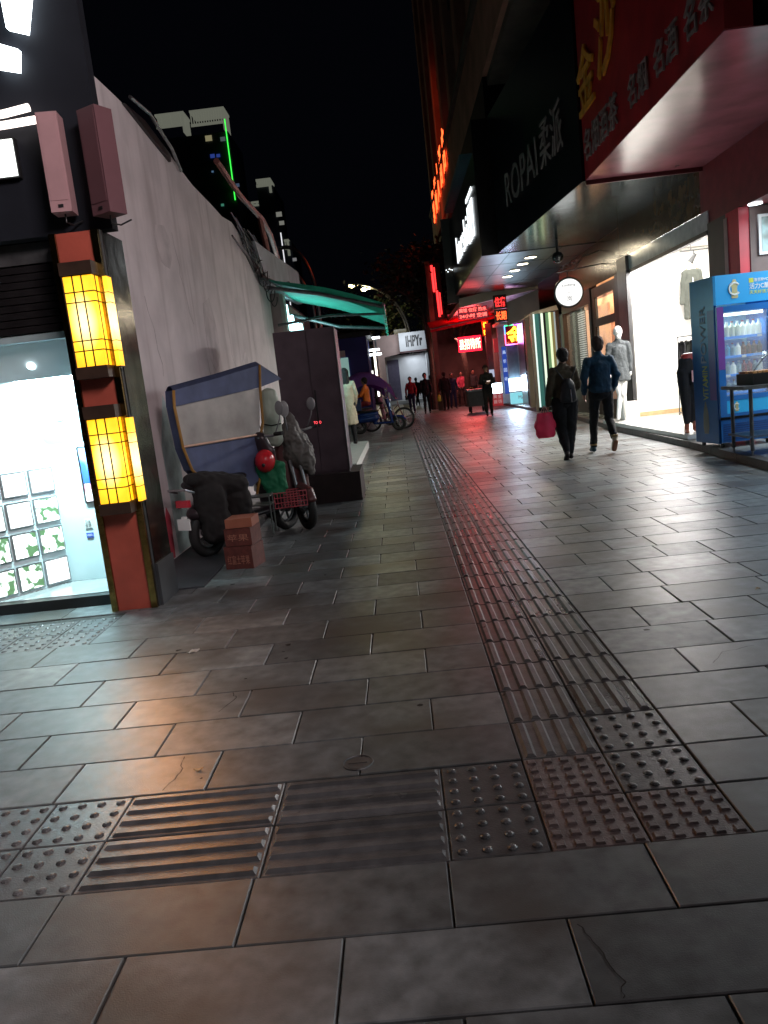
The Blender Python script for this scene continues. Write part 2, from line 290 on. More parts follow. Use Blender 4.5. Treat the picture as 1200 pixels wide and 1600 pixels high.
# ------------------------------------------------------------------ right kerb and platforms
ky=[-12,8.5,11.3,15.15,20,36,70]
bm=NB()
for a,b in zip(ky,ky[1:]):
    n=max(1,int((b-a)/.9))
    for i in range(n):
        y0=a+(b-a)*i/n+.004;y1=a+(b-a)*(i+1)/n-.004; x0,x1=kerbx(y0),kerbx(y1); h=.095
        hexa(bm,[(x0,y0,-.02),(x0+.14,y0,-.02),(x1+.14,y1,-.02),(x1,y1,-.02),(x0+.01,y0,h),(x0+.14,y0,h),(x1+.14,y1,h),(x1+.01,y1,h)])
struct(obj('kerb',bm,kerbm,bev=.008))
bm=NB()
for y0 in [ -12+.6*i for i in range(110)]:
    x0=kerbx(y0+.3)+.15; x=x0
    while x<9.2:
        e=min(x+.6,9.3); slab(bm,x,e,y0,y0+.6,top=.09,g=.0015,ch=.0015,tilt=.0006); x=e
struct(obj('shop_front_pavement',bm,plat))
bm=NB(); box(bm,(4.16,11.55,.1),(4.9,16.3,.165)); box(bm,(4.9,5.0,.1),(9.2,16.3,.163)); struct(obj('shop_floor',bm,shoptile,bev=.004))
exec_parts=[]
# ------------------------------------------------------------------ soft body builder (capsules fused by a voxel remesh)
def blobmesh(caps,voxel=.012,sm=4,jit=0,js=9):
    bm=NB()
    for c in caps:
        b=NB()
        for p,r in (c[0:2],c[2:4]) if len(c)==4 else (c[0:2],):
            r=(r,r,r) if not isinstance(r,tuple) else r; ell(b,p,r,12,8)
        bmesh.ops.convex_hull(b,input=b.verts[:])
        for v in [v for v in b.verts if not v.link_faces]: b.verts.remove(v)
        t=bpy.data.meshes.new('t'); b.to_mesh(t); b.free(); bm.from_mesh(t); bpy.data.meshes.remove(t)
    me=bpy.data.meshes.new('t'); bm.to_mesh(me); bm.free(); o=bpy.data.objects.new('t',me); COL.objects.link(o)
    mo=o.modifiers.new('r','REMESH'); mo.mode='VOXEL'; mo.voxel_size=voxel
    s=o.modifiers.new('s','SMOOTH'); s.iterations=sm; s.factor=.5
    dg=bpy.context.evaluated_depsgraph_get(); ev=o.evaluated_get(dg); m2=bpy.data.meshes.new_from_object(ev); bpy.data.objects.remove(o); bpy.data.meshes.remove(me)
    b=NB(); b.from_mesh(m2); bpy.data.meshes.remove(m2)
    if jit:
        b.normal_update()
        for v in b.verts:
            q=v.co*js; v.co+=v.normal*jit*(noise.noise(V(q.x,q.y,q.z*.7))+.5*noise.noise(q*2.3))
    return b
def blob(name,caps,mat,parent,voxel=.012,sm=4,jit=0,js=9,label=None):
    return obj(name,blobmesh(caps,voxel,sm,jit,js),mat,parent,smooth=True,world=False,label=label)
def lerp(a,b,t): return tuple(a[i]+(b[i]-a[i])*t for i in range(3))
def person(label,loc,rz,H=1.7,legL=((-.02,.10,.48),(-.10,-.12,.09)),legR=((.03,.06,.48),(.10,.10,.07)),armL=((-.27,-.02,1.13),(-.25,.10,.90)),armR=((.27,-.02,1.13),(.25,.10,.90)),
           top=None,bottom=None,shoes=None,hairm=None,long_hair=False,coatlen=0,head=(0,.03,0),cap_=None,fine=.010,group=None,bulk=1,skirt=0,cat='person',bodym=None,wide=1,toes=0,soleL=False):
    s=H/1.7; t=thing('person' if cat=='person' else 'mannequin',label,cat,loc,rz,group); S=lambda p:(p[0]*s,p[1]*s,p[2]*s)
    skinm=bodym or skin; hc=V(*S((head[0],head[1],1.585))); hips={-1:(-.088,0,.90),1:(.088,0,.90)}; sh={-1:(-.15*wide,0,1.365),1:(.15*wide,0,1.365)}; armL=tuple((q[0]*.86,q[1],q[2]) for q in armL); armR=tuple((q[0]*.86,q[1],q[2]) for q in armR)
    caps=[(S((0,0,1.38)),.055*s,S((head[0]*.6,head[1]*.6,1.50)),.05*s),(tuple(hc+V(0,.005,.02)*s),(.079*s,.096*s,.10*s)),(tuple(hc+V(0,.02,-.055)*s),(.055*s,.065*s,.06*s)),
          (tuple(hc+V(0,.095,-.01)*s),(.012*s,.014*s,.02*s)),(S((0,0,1.2)),(.12*s,.075*s,.17*s),S((0,0,.93)),(.12*s,.08*s,.08*s))]
    for sd in (-1,1): caps.append((tuple(hc+V(sd*.074,.0,-.005)*s),(.01*s,.017*s,.028*s)))
    for sd,lg in ((-1,legL),(1,legR)):
        caps.append((S(hips[sd]),.075*s,S(lg[0]),.048*s)); caps.append((S(lg[0]),.048*s,S(lg[1]),.036*s))
    hands=[]
    for sd,ar in ((-1,armL),(1,armR)):
        e,h=ar; caps.append((S(sh[sd]),.04*s,S(e),.033*s)); caps.append((S(e),.033*s,S(h),.024*s))
        d=(V(*h)-V(*e)).normalized(); x=V(1,0,0)-d*d.x; x=(V(0,1,0)-d*d.y) if x.length<.5 else x; n=x.normalized(); w=(V(0,1,0)-d*d.y-n*n.y).normalized() if abs(d.y)<.9 else n.cross(d)
        pc=V(*h)+d*.045; caps.append((S(h),.022*s,S(pc+d*.02),(.024*s,.03*s,.024*s)))
        for k in range(4):
            off=w*((k-1.5)*.019); ln=(.062,.074,.07,.052)[k]; b0=pc+d*.03+off; b1=b0+d*ln*.5-n*sd*.008; b2=b1+d*ln*.42-n*sd*.022
            caps.append((S(b0),.0095*s,S(b1),.0085*s)); caps.append((S(b1),.0085*s,S(b2),.0075*s))
        b0=pc+w*.03; b1=b0+w*.018+d*.035-n*sd*.012; caps.append((S(b0),.0105*s,S(b1),.0085*s))
    blob('body',caps,skinm,t,fine*.85,3)
    if bodym is None:
        bm=NB()
        for sd in (-1,1): ell(bm,tuple(hc+V(sd*.03,.085,.012)*s),(.011*s,.006*s,.007*s),8,6)
        obj('eyes',bm,black,t,world=False); bm=NB(); tube(bm,[tuple(hc+V(-.022,.082,-.052)*s),tuple(hc+V(0,.092,-.05)*s),tuple(hc+V(.022,.082,-.052)*s)],.005*s,6); obj('mouth',bm,darkred,t,world=False)
    if hairm:
        hp=[(tuple(hc+V(0,-.018,.04)*s),(.094*s,.106*s,.104*s)),(tuple(hc+V(0,-.05,-.02)*s),(.078*s,.06*s,.07*s))]
        if long_hair: hp+= [(tuple(hc+V(0,-.05,0)*s),(.08*s,.06*s,.08*s),tuple(hc+V(0,-.07,-.2)*s),(.085*s,.04*s,.08*s)),(tuple(hc+V(-.07,.02,0)*s),.03*s,tuple(hc+V(-.08,.0,-.17)*s),.03*s),(tuple(hc+V(.07,.02,0)*s),.03*s,tuple(hc+V(.08,.0,-.17)*s),.03*s)]
        blob('hair',hp,hairm,t,fine,2,.008*s,24)
    if cap_:
        blob('cap',[(tuple(hc+V(0,0,.07)*s),(.088*s,.102*s,.06*s)),(tuple(hc+V(0,.08,.05)*s),(.06*s,.05*s,.012*s),tuple(hc+V(0,.13,.035)*s),(.055*s,.03*s,.008*s))],cap_,t,fine,3)
    if top:
        b=bulk; hem=.86-coatlen
        tp=[(S((0,0,1.30)),(.150*s*b*wide,.115*s*b,.09*s),S((0,0,1.08)),(.150*s*b,.118*s*b,.1*s)),(S((0,0,1.08)),(.155*s*b,.115*s*b,.1*s),S((0,0,max(hem,.92))),(.165*s*b,.125*s*b,.05*s)),
            (S((-.11*wide,0,1.37)),.058*s*b,S((0,0,1.405)),.062*s*b),(S((.11*wide,0,1.37)),.058*s*b,S((0,0,1.405)),.062*s*b),(S((0,0,1.36)),.075*s,S((head[0]*.4,head[1]*.4,1.465)),.06*s)]
        if coatlen: tp.append((S((0,0,.95)),(.16*s*b,.125*s*b,.06*s),S((0,0,hem)),(.20*s*b,.165*s*b,.03*s)))
        for sd,ar in ((-1,armL),(1,armR)):
            e,h=ar; tp.append((S(sh[sd]),.066*s*b,S(e),.054*s*b)); tp.append((S(e),.054*s*b,S(lerp(e,h,.95)),.04*s*b))
        blob('jacket',tp,top,t,fine*1.1,3,.013*s,13)
    if bottom:
        bp=[(S((0,0,.96)),(.15*s,.115*s,.06*s),S((0,0,.86)),(.16*s,.125*s,.08*s))]
        for sd,lg in ((-1,legL),(1,legR)):
            bp.append((S(hips[sd]),.094*s*(1+skirt),S(lg[0]),.067*s*(1+skirt*1.5))); bp.append((S(lg[0]),.067*s*(1+skirt*1.5),S(lerp(lg[0],lg[1],.93)),.05*s))
        blob('trousers',bp,bottom,t,fine*1.1,3,.010*s,13)
    if shoes:
        for sd,lg in ((-1,legL),(1,legR)):
            a=V(*lg[1]); up=a.z>.11; d=V(0,.16,-.05) if not up else V(0,.10,-.16)
            blob('shoe',[(S(a+V(0,-.03,-.03)),.038*s,S(a+d*.5),(.04*s,.05*s,.036*s)),(S(a+d*.5),(.04*s,.05*s,.034*s),S(a+d),(.038*s,.04*s,.026*s)),(S(a),.046*s)],shoes,t,fine*.9,3)
            if up and soleL:
                dd=d.normalized(); nn=V(0,-dd.z*-1,0); nrm=V(0,-abs(dd.z),-abs(dd.y)).normalized()
                blob('sole',[(S(a+V(0,-.035,-.035)+nrm*.022),(.036*s,.02*s,.03*s),S(a+d+nrm*.022),(.038*s,.02*s,.03*s))],sole,t,fine*.8,2)
    return t
# ------------------------------------------------------------------ left: corner shop, lantern pillar
cs=thing('corner_shop','dark fronted corner shop with a low brightly lit display room left of the lantern pillar','shop',(-3.2,5.5,0))
bx('fascia',(-8,5.36,2.575),(-1.755,5.47,5.6),dark,cs)
bx('header_panel',(-8,5.50,2.44),(-2.19,5.6,2.575),steeld,cs)
bm=NB()
for k in range(9): box(bm,(-8,5.50+.004*(k%2),1.985+.05*k),(-2.19,5.6,2.028+.05*k))
obj('roller_shutter',bm,M('shutter dark',(.03,.028,.03),.3,metal=.6,var=.3,scale=6),cs)
bx('lintel',(-8,5.52,1.93),(-2.19,5.60,1.975),M('blue grey lintel',(.3,.4,.42),.5),cs)
bx('sill',(-8,5.53,.0),(-2.19,5.62,.075),black,cs,bev=.004)
bx('floor_slab',(-8,5.625,.0),(-2.19,6.15,.078),M('grey shop tile',(.34,.36,.36),.12,var=.12,scale=5),cs)
wl=M('shop inner wall',(.62,.74,.76),.5,var=.04)
bx('back_wall',(-2.79,6.12,.08),(-2.19,6.2,1.3),wl,cs)
bm=NB(); hexa(bm,[(-8,5.61,1.94),(-2.19,5.61,1.94),(-2.19,6.14,1.16),(-8,6.14,1.16),(-8,5.61,2.2),(-2.19,5.61,2.2),(-2.19,6.2,1.4),(-8,6.2,1.4)]); obj('sloping_ceiling',bm,wl,cs)
for (x,y) in ((-2.62,5.72),(-2.42,5.85),(-2.60,5.98),(-2.3,6.02)):
    z=1.94-(y-5.61)*(.78/.53); bm=NB(); tube(bm,[(x,y,z+.004),(x,y-.01,z-.006)],.028,18); obj('downlight',bm,e_white,cs)
def photo_mat(n,a,b,c,s,st):
    mt=bpy.data.materials.new(n); mt.use_nodes=True; nt=mt.node_tree;N=nt.nodes;L=nt.links; p=N['Principled BSDF']; tc=N.new('ShaderNodeTexCoord'); vo=N.new('ShaderNodeTexVoronoi'); vo.inputs['Scale'].default_value=s; no=N.new('ShaderNodeTexNoise'); no.inputs['Scale'].default_value=s*.8; no.inputs['Detail'].default_value=3
    ad=N.new('ShaderNodeVectorMath'); ad.operation='ADD'; L.new(tc.outputs['Object'],ad.inputs[0]); ad.inputs[1].default_value=(R.uniform(0,9),R.uniform(0,9),R.uniform(0,9))
    L.new(ad.outputs[0],vo.inputs['Vector']); L.new(ad.outputs[0],no.inputs['Vector'])
    mu=N.new('ShaderNodeMath'); mu.operation='MULTIPLY'; L.new(vo.outputs['Distance'],mu.inputs[0]); L.new(no.outputs['Fac'],mu.inputs[1])
    cr=N.new('ShaderNodeValToRGB'); L.new(mu.outputs[0],cr.inputs[0]); e=cr.color_ramp.elements; e[0].color=(*a,1);e[0].position=.08; e[1].color=(*b,1); e[1].position=.34; x=cr.color_ramp.elements.new(.22); x.color=(*c,1)
    L.new(cr.outputs[0],p.inputs['Emission Color']); L.new(cr.outputs[0],p.inputs['Base Color']); p.inputs['Emission Strength'].default_value=st; return mt
SW0=V(-2.785,6.12,0);SWd=(V(-3.16,5.655,0)-SW0).normalized();SWn=V(SWd.y,-SWd.x,0)*-1
def swp(u,z,o=0): p=SW0+SWd*u+SWn*o; return (p.x,p.y,z)
def swbox(name,u0,u1,z0,z1,o0,o1,mt,p):
    bm=NB(); hexa(bm,[swp(u0,z0,o0),swp(u1,z0,o0),swp(u1,z0,o1),swp(u0,z0,o1),swp(u0,z1,o0),swp(u1,z1,o0),swp(u1,z1,o1),swp(u0,z1,o1)]); return obj(name,bm,mt,p)
if swp(0,0,.1)[0]<SW0.x: SWn=-SWn
swbox('side_wall',-.05,1.6,.08,1.98,-.05,0,wl,cs)
zr=[(.10,.30),(.35,.55),(.59,.79),(.83,1.02)]
for j,(z0,z1) in enumerate(zr):
    for i in range(3):
        u0=.012+.215*i; fr=swbox('light_box',u0,u0+.195,z0,z1,.001,.018,steel,cs)
        mt=[photo_mat('food photo %d%d'%(j,i),(.95,.98,.92),(.06,.12,.05),(.9,.95,.88),16,1.4),EM('blank light box',(.93,1,1),1.7)][0 if (j,i) in ((0,1),(1,0),(1,1),(1,2),(2,0),(0,2)) else 1]
        swbox('picture',u0+.01,u0+.185,z0+.01,z1-.01,.0182,.021,mt,fr)
bx('poster',(-2.56,6.10,.70),(-2.30,6.118,1.15),steel,cs); 
bx('poster_print',(-2.545,6.096,.86),(-2.31,6.1,1.14),photo_mat('blue night photo',(.03,.10,.42),(.25,.35,.7),(.04,.12,.45),5,.55),cs)
bx('poster_print',(-2.545,6.096,.715),(-2.31,6.1,.855),photo_mat('pink craft photo',(.95,.85,.85),(.5,.2,.3),(.9,.8,.85),12,1.0),cs)
nb=bx('notice',(-2.60,6.112,.50),(-2.54,6.118,.575),white,cs); text('lettering','卫生\n许可',(-2.595,6.111,.505),(1,0,0),(0,0,1),.05,.06,steeld,cs,.001)
bx('blue_card',(-2.60,6.112,.42),(-2.545,6.118,.462),M('blue card',(.05,.1,.5),.5),cs); text('lettering','WiFi',(-2.595,6.111,.432),(1,0,0),(0,0,1),.045,.02,white,cs,.001)
bx('sepia_poster',(-2.45,6.112,.27),(-2.33,6.118,.59),photo_mat('sepia paper',(.6,.42,.28),(.35,.16,.08),(.55,.4,.26),5,.35),cs)
text('lettering','茶香\n四季\n如春',(-2.43,6.111,.42),(1,0,0),(0,0,1),.07,.13,brown,cs,.001)
lamp('shop_window_light',(-2.5,5.72,1.66),95,(.62,.95,1),.6,.2,(math.radians(22),0,0),cs)
# ---- pillar
pl=thing('lantern_pillar','red boarded corner pillar with brass edges carrying two glowing yellow lanterns','pillar',(-2.0,5.5,0))
bx('core',(-2.16,5.33,.0),(-1.835,5.75,2.572),M('pillar stone',(.05,.055,.06),.35,var=.3),pl)
bx('red_board',(-2.12,5.31,.0),(-1.885,5.328,2.568),redboard,pl,bev=.003)
bx('brass_edge',(-2.165,5.296,.0),(-2.122,5.345,2.57),gold,pl,bev=.004)
bx('brass_edge',(-1.883,5.296,.0),(-1.84,5.345,2.57),gold,pl,bev=.004)
bx('mirror_strip',(-1.834,5.36,.0),(-1.828,5.74,2.57),M('mirror strip',(.16,.15,.14),.16,metal=1,var=.3,scale=9,bump=.2,bscale=7),pl)
bx('base_block',(-1.834,5.352,.0),(-1.812,5.74,.3),M('pillar stone',(0,0,0)),pl)
def paper_mat(cx,cz,hz):
    mt=bpy.data.materials.new('lantern paper'); mt.use_nodes=True; nt=mt.node_tree;N=nt.nodes;L=nt.links; p=N['Principled BSDF']; tc=N.new('ShaderNodeTexCoord'); mp=N.new('ShaderNodeMapping'); mp.inputs['Location'].default_value=(-cx/.15,0,-cz/(hz*1.05)); mp.inputs['Scale'].default_value=(1/.15,0,1/(hz*1.05)); gr=N.new('ShaderNodeTexGradient'); gr.gradient_type='SPHERICAL'
    L.new(tc.outputs['Object'],mp.inputs[0]); L.new(mp.outputs[0],gr.inputs[0]); cr=N.new('ShaderNodeValToRGB'); L.new(gr.outputs[1],cr.inputs[0]); e=cr.color_ramp.elements; e[0].color=(.55,.27,.0,1); e[1].color=(1,.80,.34,1); e[1].position=.85; x=e.new(.35); x.color=(.75,.40,.01,1)
    no=N.new('ShaderNodeTexNoise'); no.inputs['Scale'].default_value=9; L.new(tc.outputs['Object'],no.inputs['Vector']); mr=N.new('ShaderNodeMapRange'); mr.inputs[3].default_value=1.8; mr.inputs[4].default_value=3.4; L.new(no.outputs['Fac'],mr.inputs[0])
    L.new(cr.outputs[0],p.inputs['Emission Color']); L.new(mr.outputs[0],p.inputs['Emission Strength']); p.inputs['Base Color'].default_value=(.6,.4,.1,1); return mt
def lantern(z0,z1,label):
    ln=thing('wall_lantern',label,'lantern',(-2.0,5.2,z0),0,'lanterns stacked on the red pillar')
    x0,x1,y0,y1=-2.075,-1.885,5.19,5.308; pm=paper_mat((x0+x1)/2+2.0,(z1-z0)/2,(z1-z0)/2)
    bm=NB(); box(bm,(x0,y0,z0),(x1,y1,z1)); obj('paper_shade',bm,pm,ln,bev=.03)
    bm=NB(); hb=[0,.105,.17,(z1-z0)-.17,(z1-z0)-.105,(z1-z0)]; e=.005
    for h in hb: box(bm,(x0-e,y0-e,z0+h-.0035),(x1+e,y1-.02,z0+h+.0035))
    for x in (x0-.004,x0+.062,x0+.122): box(bm,(x-.0038,y0-e-.001,z0),(x+.0038,y0+.004,z1))
    box(bm,(x1-.0,y0+.045,z0),(x1+e,y0+.051,z1)); obj('grille',bm,brown,ln)
    bm=NB(); box(bm,(x0-.012,y0-.014,z1+.002),(x1+.012,y1,z1+.085)); obj('top_cap',bm,brown,ln,bev=.004)
    bm=NB(); box(bm,(x0-.012,y0-.014,z0-.075),(x1+.012,y1,z0-.002)); obj('bottom_cap',bm,brown,ln,bev=.004)
    bm=NB(); box(bm,(-1.838,5.25,z0-.01),(-1.812,5.34,z1-.01)); sp=obj('side_pane',bm,paper_mat(.175,(z1-z0)/2,(z1-z0)/2),ln,bev=.008)  # glowing pane stands in for the lantern's reflection in the pillar trim
    bm=NB()
    for h in hb: box(bm,(-1.841,5.246,z0+h-.0135),(-1.808,5.343,z0+h-.0085))
    obj('reflection_grille',bm,brown,ln)  # bars over the painted reflection
    lamp('lantern_light',(-1.98,5.12,(z0+z1)/2),9,(1,.30,.01),.16,.5,(math.radians(-90),0,0),ln)
    return ln
lantern(1.69,2.275,'upper glowing yellow paper lantern on the red pillar'); lantern(.775,1.35,'lower glowing yellow paper lantern on the red pillar')
# ---- speakers and signs on the dark fascia
def speaker(label,x0,x1,zb,zt,m1,rz,y=5.25):
    s=thing('column_speaker',label,'speaker',((x0+x1)/2,y,zb),rz,'column speakers on the dark fascia')
    w=(x1-x0)/2; h=zt-zb; bm=NB(); box(bm,(-w,-.07,0),(w,.07,h)); obj('cabinet',bm,m1,s,bev=.008,world=False)
    bm=NB(); box(bm,(-w+.012,-.074,.07),(w-.012,-.069,h-.02)); obj('grille',bm,m1,s,world=False)
    bm=NB(); box(bm,(-.016,-.0745,.025),(.016,-.0705,.045)); obj('badge',bm,black,s,world=False)
    bm=NB(); tube(bm,[(0,.06,h*.5),(0,.12,h*.5)],.012); obj('bracket',bm,steeld,s,world=False); bm=NB(); tube(bm,[(0,0,0),(.0,.0,-.05),(.03,.05,-.06),(.08,.1,-.03)],.006); obj('cable',bm,black,s,world=False)
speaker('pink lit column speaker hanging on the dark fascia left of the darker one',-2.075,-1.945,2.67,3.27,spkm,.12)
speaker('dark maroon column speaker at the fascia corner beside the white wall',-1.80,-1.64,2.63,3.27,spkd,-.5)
sg=thing('lit_sign_character','large white glowing strokes of a sign character high on the dark fascia','sign',(-2.2,5.3,3.6))
def quad3(pts,y,th): b=NB(); extr(b,[(x,y,z) for x,z in pts],(0,th,0)); return b
obj('stroke',quad3([(-2.205,3.83),(-2.085,3.79),(-1.99,4.12),(-2.0,4.45),(-2.22,4.5)],5.30,.05),e_white,sg)
obj('stroke',quad3([(-2.31,3.61),(-2.18,3.575),(-2.155,3.70),(-2.295,3.755)],5.30,.05),e_white,sg)
tb=thing('lit_sign_tubes','two warm white light tubes ending beside the pink speaker','sign',(-2.3,5.3,3.28))
for z0,z1,x1 in ((3.30,3.34,-2.135),(3.245,3.262,-2.105)):
    bm=NB(); tube(bm,[(-2.75,5.27,z0-.09 if z0>3.3 else z0),(-2.3,5.27,(z0+z1)/2),(x1,5.27,z1)],.024,12); obj('tube',bm,e_tube,tb,smooth=True)
sp=thing('lit_menu_panel','white glowing rectangular panel with small green writing low on the dark fascia','sign',(-2.5,5.3,3.0))
bx('case',(-2.9,5.31,2.945),(-2.285,5.355,3.19),black,sp); bx('face',(-2.89,5.302,2.955),(-2.295,5.309,3.18),EM('menu white',(.95,1,.95),3),sp)
text('lettering','小吃',(-2.44,5.301,3.10),(1,0,0),(0,0,1),.07,.03,EM('dark green print',(.02,.08,.03),.1),sp,.001)
# ---- white side wall
sw=thing('side_wall','long stained white rendered wall receding behind the scooters','wall',(-2.3,6,0))
top=[(5.76,4.08),(7.35,4.13),(8.7,4.15),(9.3,4.06),(9.9,4.0),(11.0,3.98),(11.5,3.96),(12.2,4.02),(12.9,3.93),(13.7,3.86),(15.1,3.80)]
bm=NB(); extr(bm,[(-2.2,5.76,0)]+[(-2.2,y,z) for y,z in top]+[(-2.2,15.1,0)],(-.04,0,0)); obj('render',bm,wallw,sw)
bm=NB(); tube(bm,[(-2.14,7.6,4.2),(-2.14,8.2,4.25),(-2.14,8.9,4.12),(-2.17,9.3,4.0)],.018,8); obj('conduit',bm,steel,sw)
bm=NB(); extr(bm,[(-2.199,7.5,4.12),(-2.199,8.1,4.16),(-2.199,8.95,4.07),(-2.199,8.9,3.99),(-2.199,8.2,4.05)],(.03,0,0)); obj('dark_flashing',bm,black,sw)
for (y0,y1,z1,c) in ((6.9,7.02,.5,(.45,.05,.08)),(7.15,7.6,1.5,(.36,.46,.46))):
    bm=NB(); pts=[(-2.1985,y0,.02),(-2.1985,y1,.02),(-2.1985,y1+.03,z1*.8),(-2.1985,(y0+y1)/2,z1),(-2.1985,y0-.03,z1*.7)]; extr(bm,pts,(.002,0,0)); obj('paint_smear',bm,M('smear %.2f'%y0,c,.8,var=.35,scale=5),sw)
bm=NB()
for (ya,za,n_) in ((8.6,3.2,7),(10.8,2.6,6),(7.3,2.4,5),(12.6,2.9,5),(9.4,1.9,4)):
    y_,z_=ya,za
    for k in range(n_):
        y2,z2=y_+R.uniform(-.05,.16),z_-R.uniform(.08,.2); w=R.uniform(.003,.006); face(bm,[(-2.1975,y_-w,z_),(-2.1975,y_+w,z_),(-2.1975,y2+w,z2),(-2.1975,y2-w,z2)]); y_,z_=y2,z2
obj('wall_cracks',bm,M('crack grey',(.16,.13,.13),.9),sw)
bm=NB()
for (ya,za,w,h) in ((9.8,2.2,.35,.5),(11.9,1.7,.5,.4),(8.2,3.0,.3,.22)):
    extr(bm,[(-2.1985,ya+w*math.cos(a)*R.uniform(.8,1.1),za+h*math.sin(a)*R.uniform(.8,1.1)) for a in [2*math.pi*j/11 for j in range(11)]],(.0025,0,0))
obj('plaster_patches',bm,M('plaster patch',(.61,.55,.56),.85,var=.2,scale=4,bump=.3),sw)
bm=NB(); slab(bm,-2.199,-1.62,5.76,7.4,.012); slab(bm,-2.199,-1.62,7.4,9.2,.012); struct(obj('dark_ground_strip',bm,M('dark margin',(.03,.03,.035),.6,var=.3)))  # flat dark strip laid over the paving along the wall
# body of the building behind the shop and wall
bb=tag(bx('corner_building',(-9,6.25,0),(-2.245,15.0,3.78),dark),'dark low block behind the stained white wall','building')
# pinkish pier, second wall
pw=thing('neighbour_shop','dark shop with pale parapet under the teal awning','shop',(-2.2,17,0))
bx('pier',(-2.45,15.14,0),(-2.03,15.5,3.3),wallp,pw); bx('corner_strip',(-2.028,15.15,0),(-1.96,15.5,3.28),M('pale strip',(.55,.55,.5),.7),pw)
bm=NB(); extr(bm,[(-2.2,13.4,3.95),(-2.2,19.6,4.3),(-2.2,19.6,3.55),(-2.2,15.0,3.3),(-2.2,14.0,3.55)],(.12,0,0)); obj('parapet',bm,concrete,pw)
bx('shop_wall',(-2.4,15.52,0),(-2.2,22,3.4),dark,pw); bx('sign_board',(-2.19,15.7,2.55),(-2.12,19.8,3.28),M('green board',(.02,.16,.12),.5),pw)
for k,(y,h) in enumerate(((16.1,.5),(16.9,.36),(17.7,.3),(18.4,.3))):
    bm=NB(); tube(bm,[(-2.06,y,2.68),(-2.06,y,2.7+h*.5),(-2.06,y+.08,2.68+h)],[.05,.06,.04],10); obj('sign_letter',bm,EM('cyan letters',(.5,.95,1),5),pw,smooth=True)
lamp('awning_sign_light',(-1.95,16.6,2.6),75,(.45,.95,1),2.4,.3,(0,math.radians(-115),0),pw)
lamp('doorway_light',(-2.1,18.5,1.8),14,(.75,1,.95),1.6,1.6,(0,math.radians(-90),0),pw)
# parapet rail
pr=thing('roof_rail','rusty pinkish pipe rail standing on the pale parapet','rail',(-2.2,14,4)); bm=NB()
tube(bm,[(-2.3,12.2,4.9),(-2.25,13.6,4.72),(-2.22,15.6,4.75),(-2.2,16.3,4.6),(-2.2,17.0,4.25)],.05,6); tube(bm,[(-2.25,15.5,4.75),(-2.2,15.6,4.15)],.06,6); obj('pipe',bm,M('rusty pink pipe',(.4,.16,.14),.6,var=.3,scale=7),pr)
# cables
for k in range(26):
    y=R.uniform(12.2,14.4); x=-2.15; pts=[(x,y-R.uniform(.0,.6),R.uniform(3.75,4.15))]; n=6
    for j in range(1,n+1):
        t_=j/n; pts.append((x+R.uniform(0,.07),y+(14.6-y)*t_+R.uniform(-.12,.12),pts[0][2]+(3.42-pts[0][2])*t_-.25*math.sin(math.pi*t_)*R.random()))
    if k==0: cb=thing('cable_bundle','tangle of black cables drooping at the top of the white wall beside the awning','cables',(-2.15,14,3.4)); cbm=NB()
    tube(cbm,pts,R.uniform(.008,.016),5)
for k in range(4): ring(cbm,(-2.05,13.6+k*.33,3.45-.1*k),(1,.6,0),R.uniform(.14,.24),.009,24,5,0,5)
tube(cbm,[(-2.1,13.7,3.42),(-1.9,14.6,3.36),(-1.8,15,3.44)],.035,6)
obj('cables',cbm,black,cb)
# teal awning
aw=thing('teal_awning','sagging teal canvas awning projecting from the wall over the metal cabinet','awning',(-2.1,15,3.3))
def awf(u,v):
    x=-2.05+1.97*u; y=14.0+3.6*v+.2*u; z=3.42-.62*u**.8+.10*math.sin(math.pi*u)-.07*math.sin(v*math.pi*3)*u-.10*v*u; return V(x,y,z)
bm=NB(); grid(bm,awf,16,12,.008); obj('canvas',bm,canvas,aw,smooth=True)
bm=NB(); grid(bm,lambda u,v:V(-.08+.03*math.sin(u*30)*v,14.2+3.6*u,2.80-.10*u-.26*v),24,4,.006); obj('valance',bm,canvas,aw)
bm=NB(); grid(bm,lambda u,v:awf(u,0)+V(0,-.01,-.18*v*u-.03*v),16,3,.006); obj('side_flap',bm,canvas,aw)
bm=NB(); tube(bm,[(-2.1,14.05,3.28),(-1.2,14.1,3.08),(-.1,14.2,2.74)],.035,8); tube(bm,[(-2.1,17.5,3.1),(-1.1,17.6,2.75),(-.1,17.75,2.62)],.035,8); tube(bm,[(-.09,14.15,2.78),(-.09,17.8,2.66)],.03,8); tube(bm,[(-2.1,15,2.7),(-1.15,15.1,2.78),(-.1,15.3,2.72)],.025,8); obj('folding_arms',bm,steeld,aw)
# metal cabinet
cb2=thing('metal_cabinet','tall purple grey double door metal cabinet on a dark plinth under the teal awning','cabinet',(-1.0,10,0))
bx('plinth',(-1.32,9.6,0),(-.57,10.5,.36),plinth,cb2,bev=.01); bx('body',(-1.44,9.72,.362),(-.70,10.4,2.14),cabm,cb2,bev=.006)
bx('door',(-1.43,9.705,.39),(-1.045,9.718,2.12),cabm,cb2,bev=.003); bx('door',(-1.035,9.705,.39),(-.71,9.718,2.12),cabm,cb2,bev=.003)
bm=NB(); tube(bm,[(-1.01,9.69,.95),(-1.01,9.69,1.4)],.008,8); obj('handle',bm,black,cb2)
bx('edge_trim',(-.70,9.70,.362),(-.688,9.75,2.14),M('dull trim',(.2,.2,.21),.6),cb2); bx('display',(-1.075,9.695,.985),(-.97,9.704,1.03),black,cb2); text('lettering','TOLO',(-1.07,9.694,.99),(1,0,0),(0,0,1),.095,.034,EM('red small display',(1,.08,.1),2.5),cb2,.002)
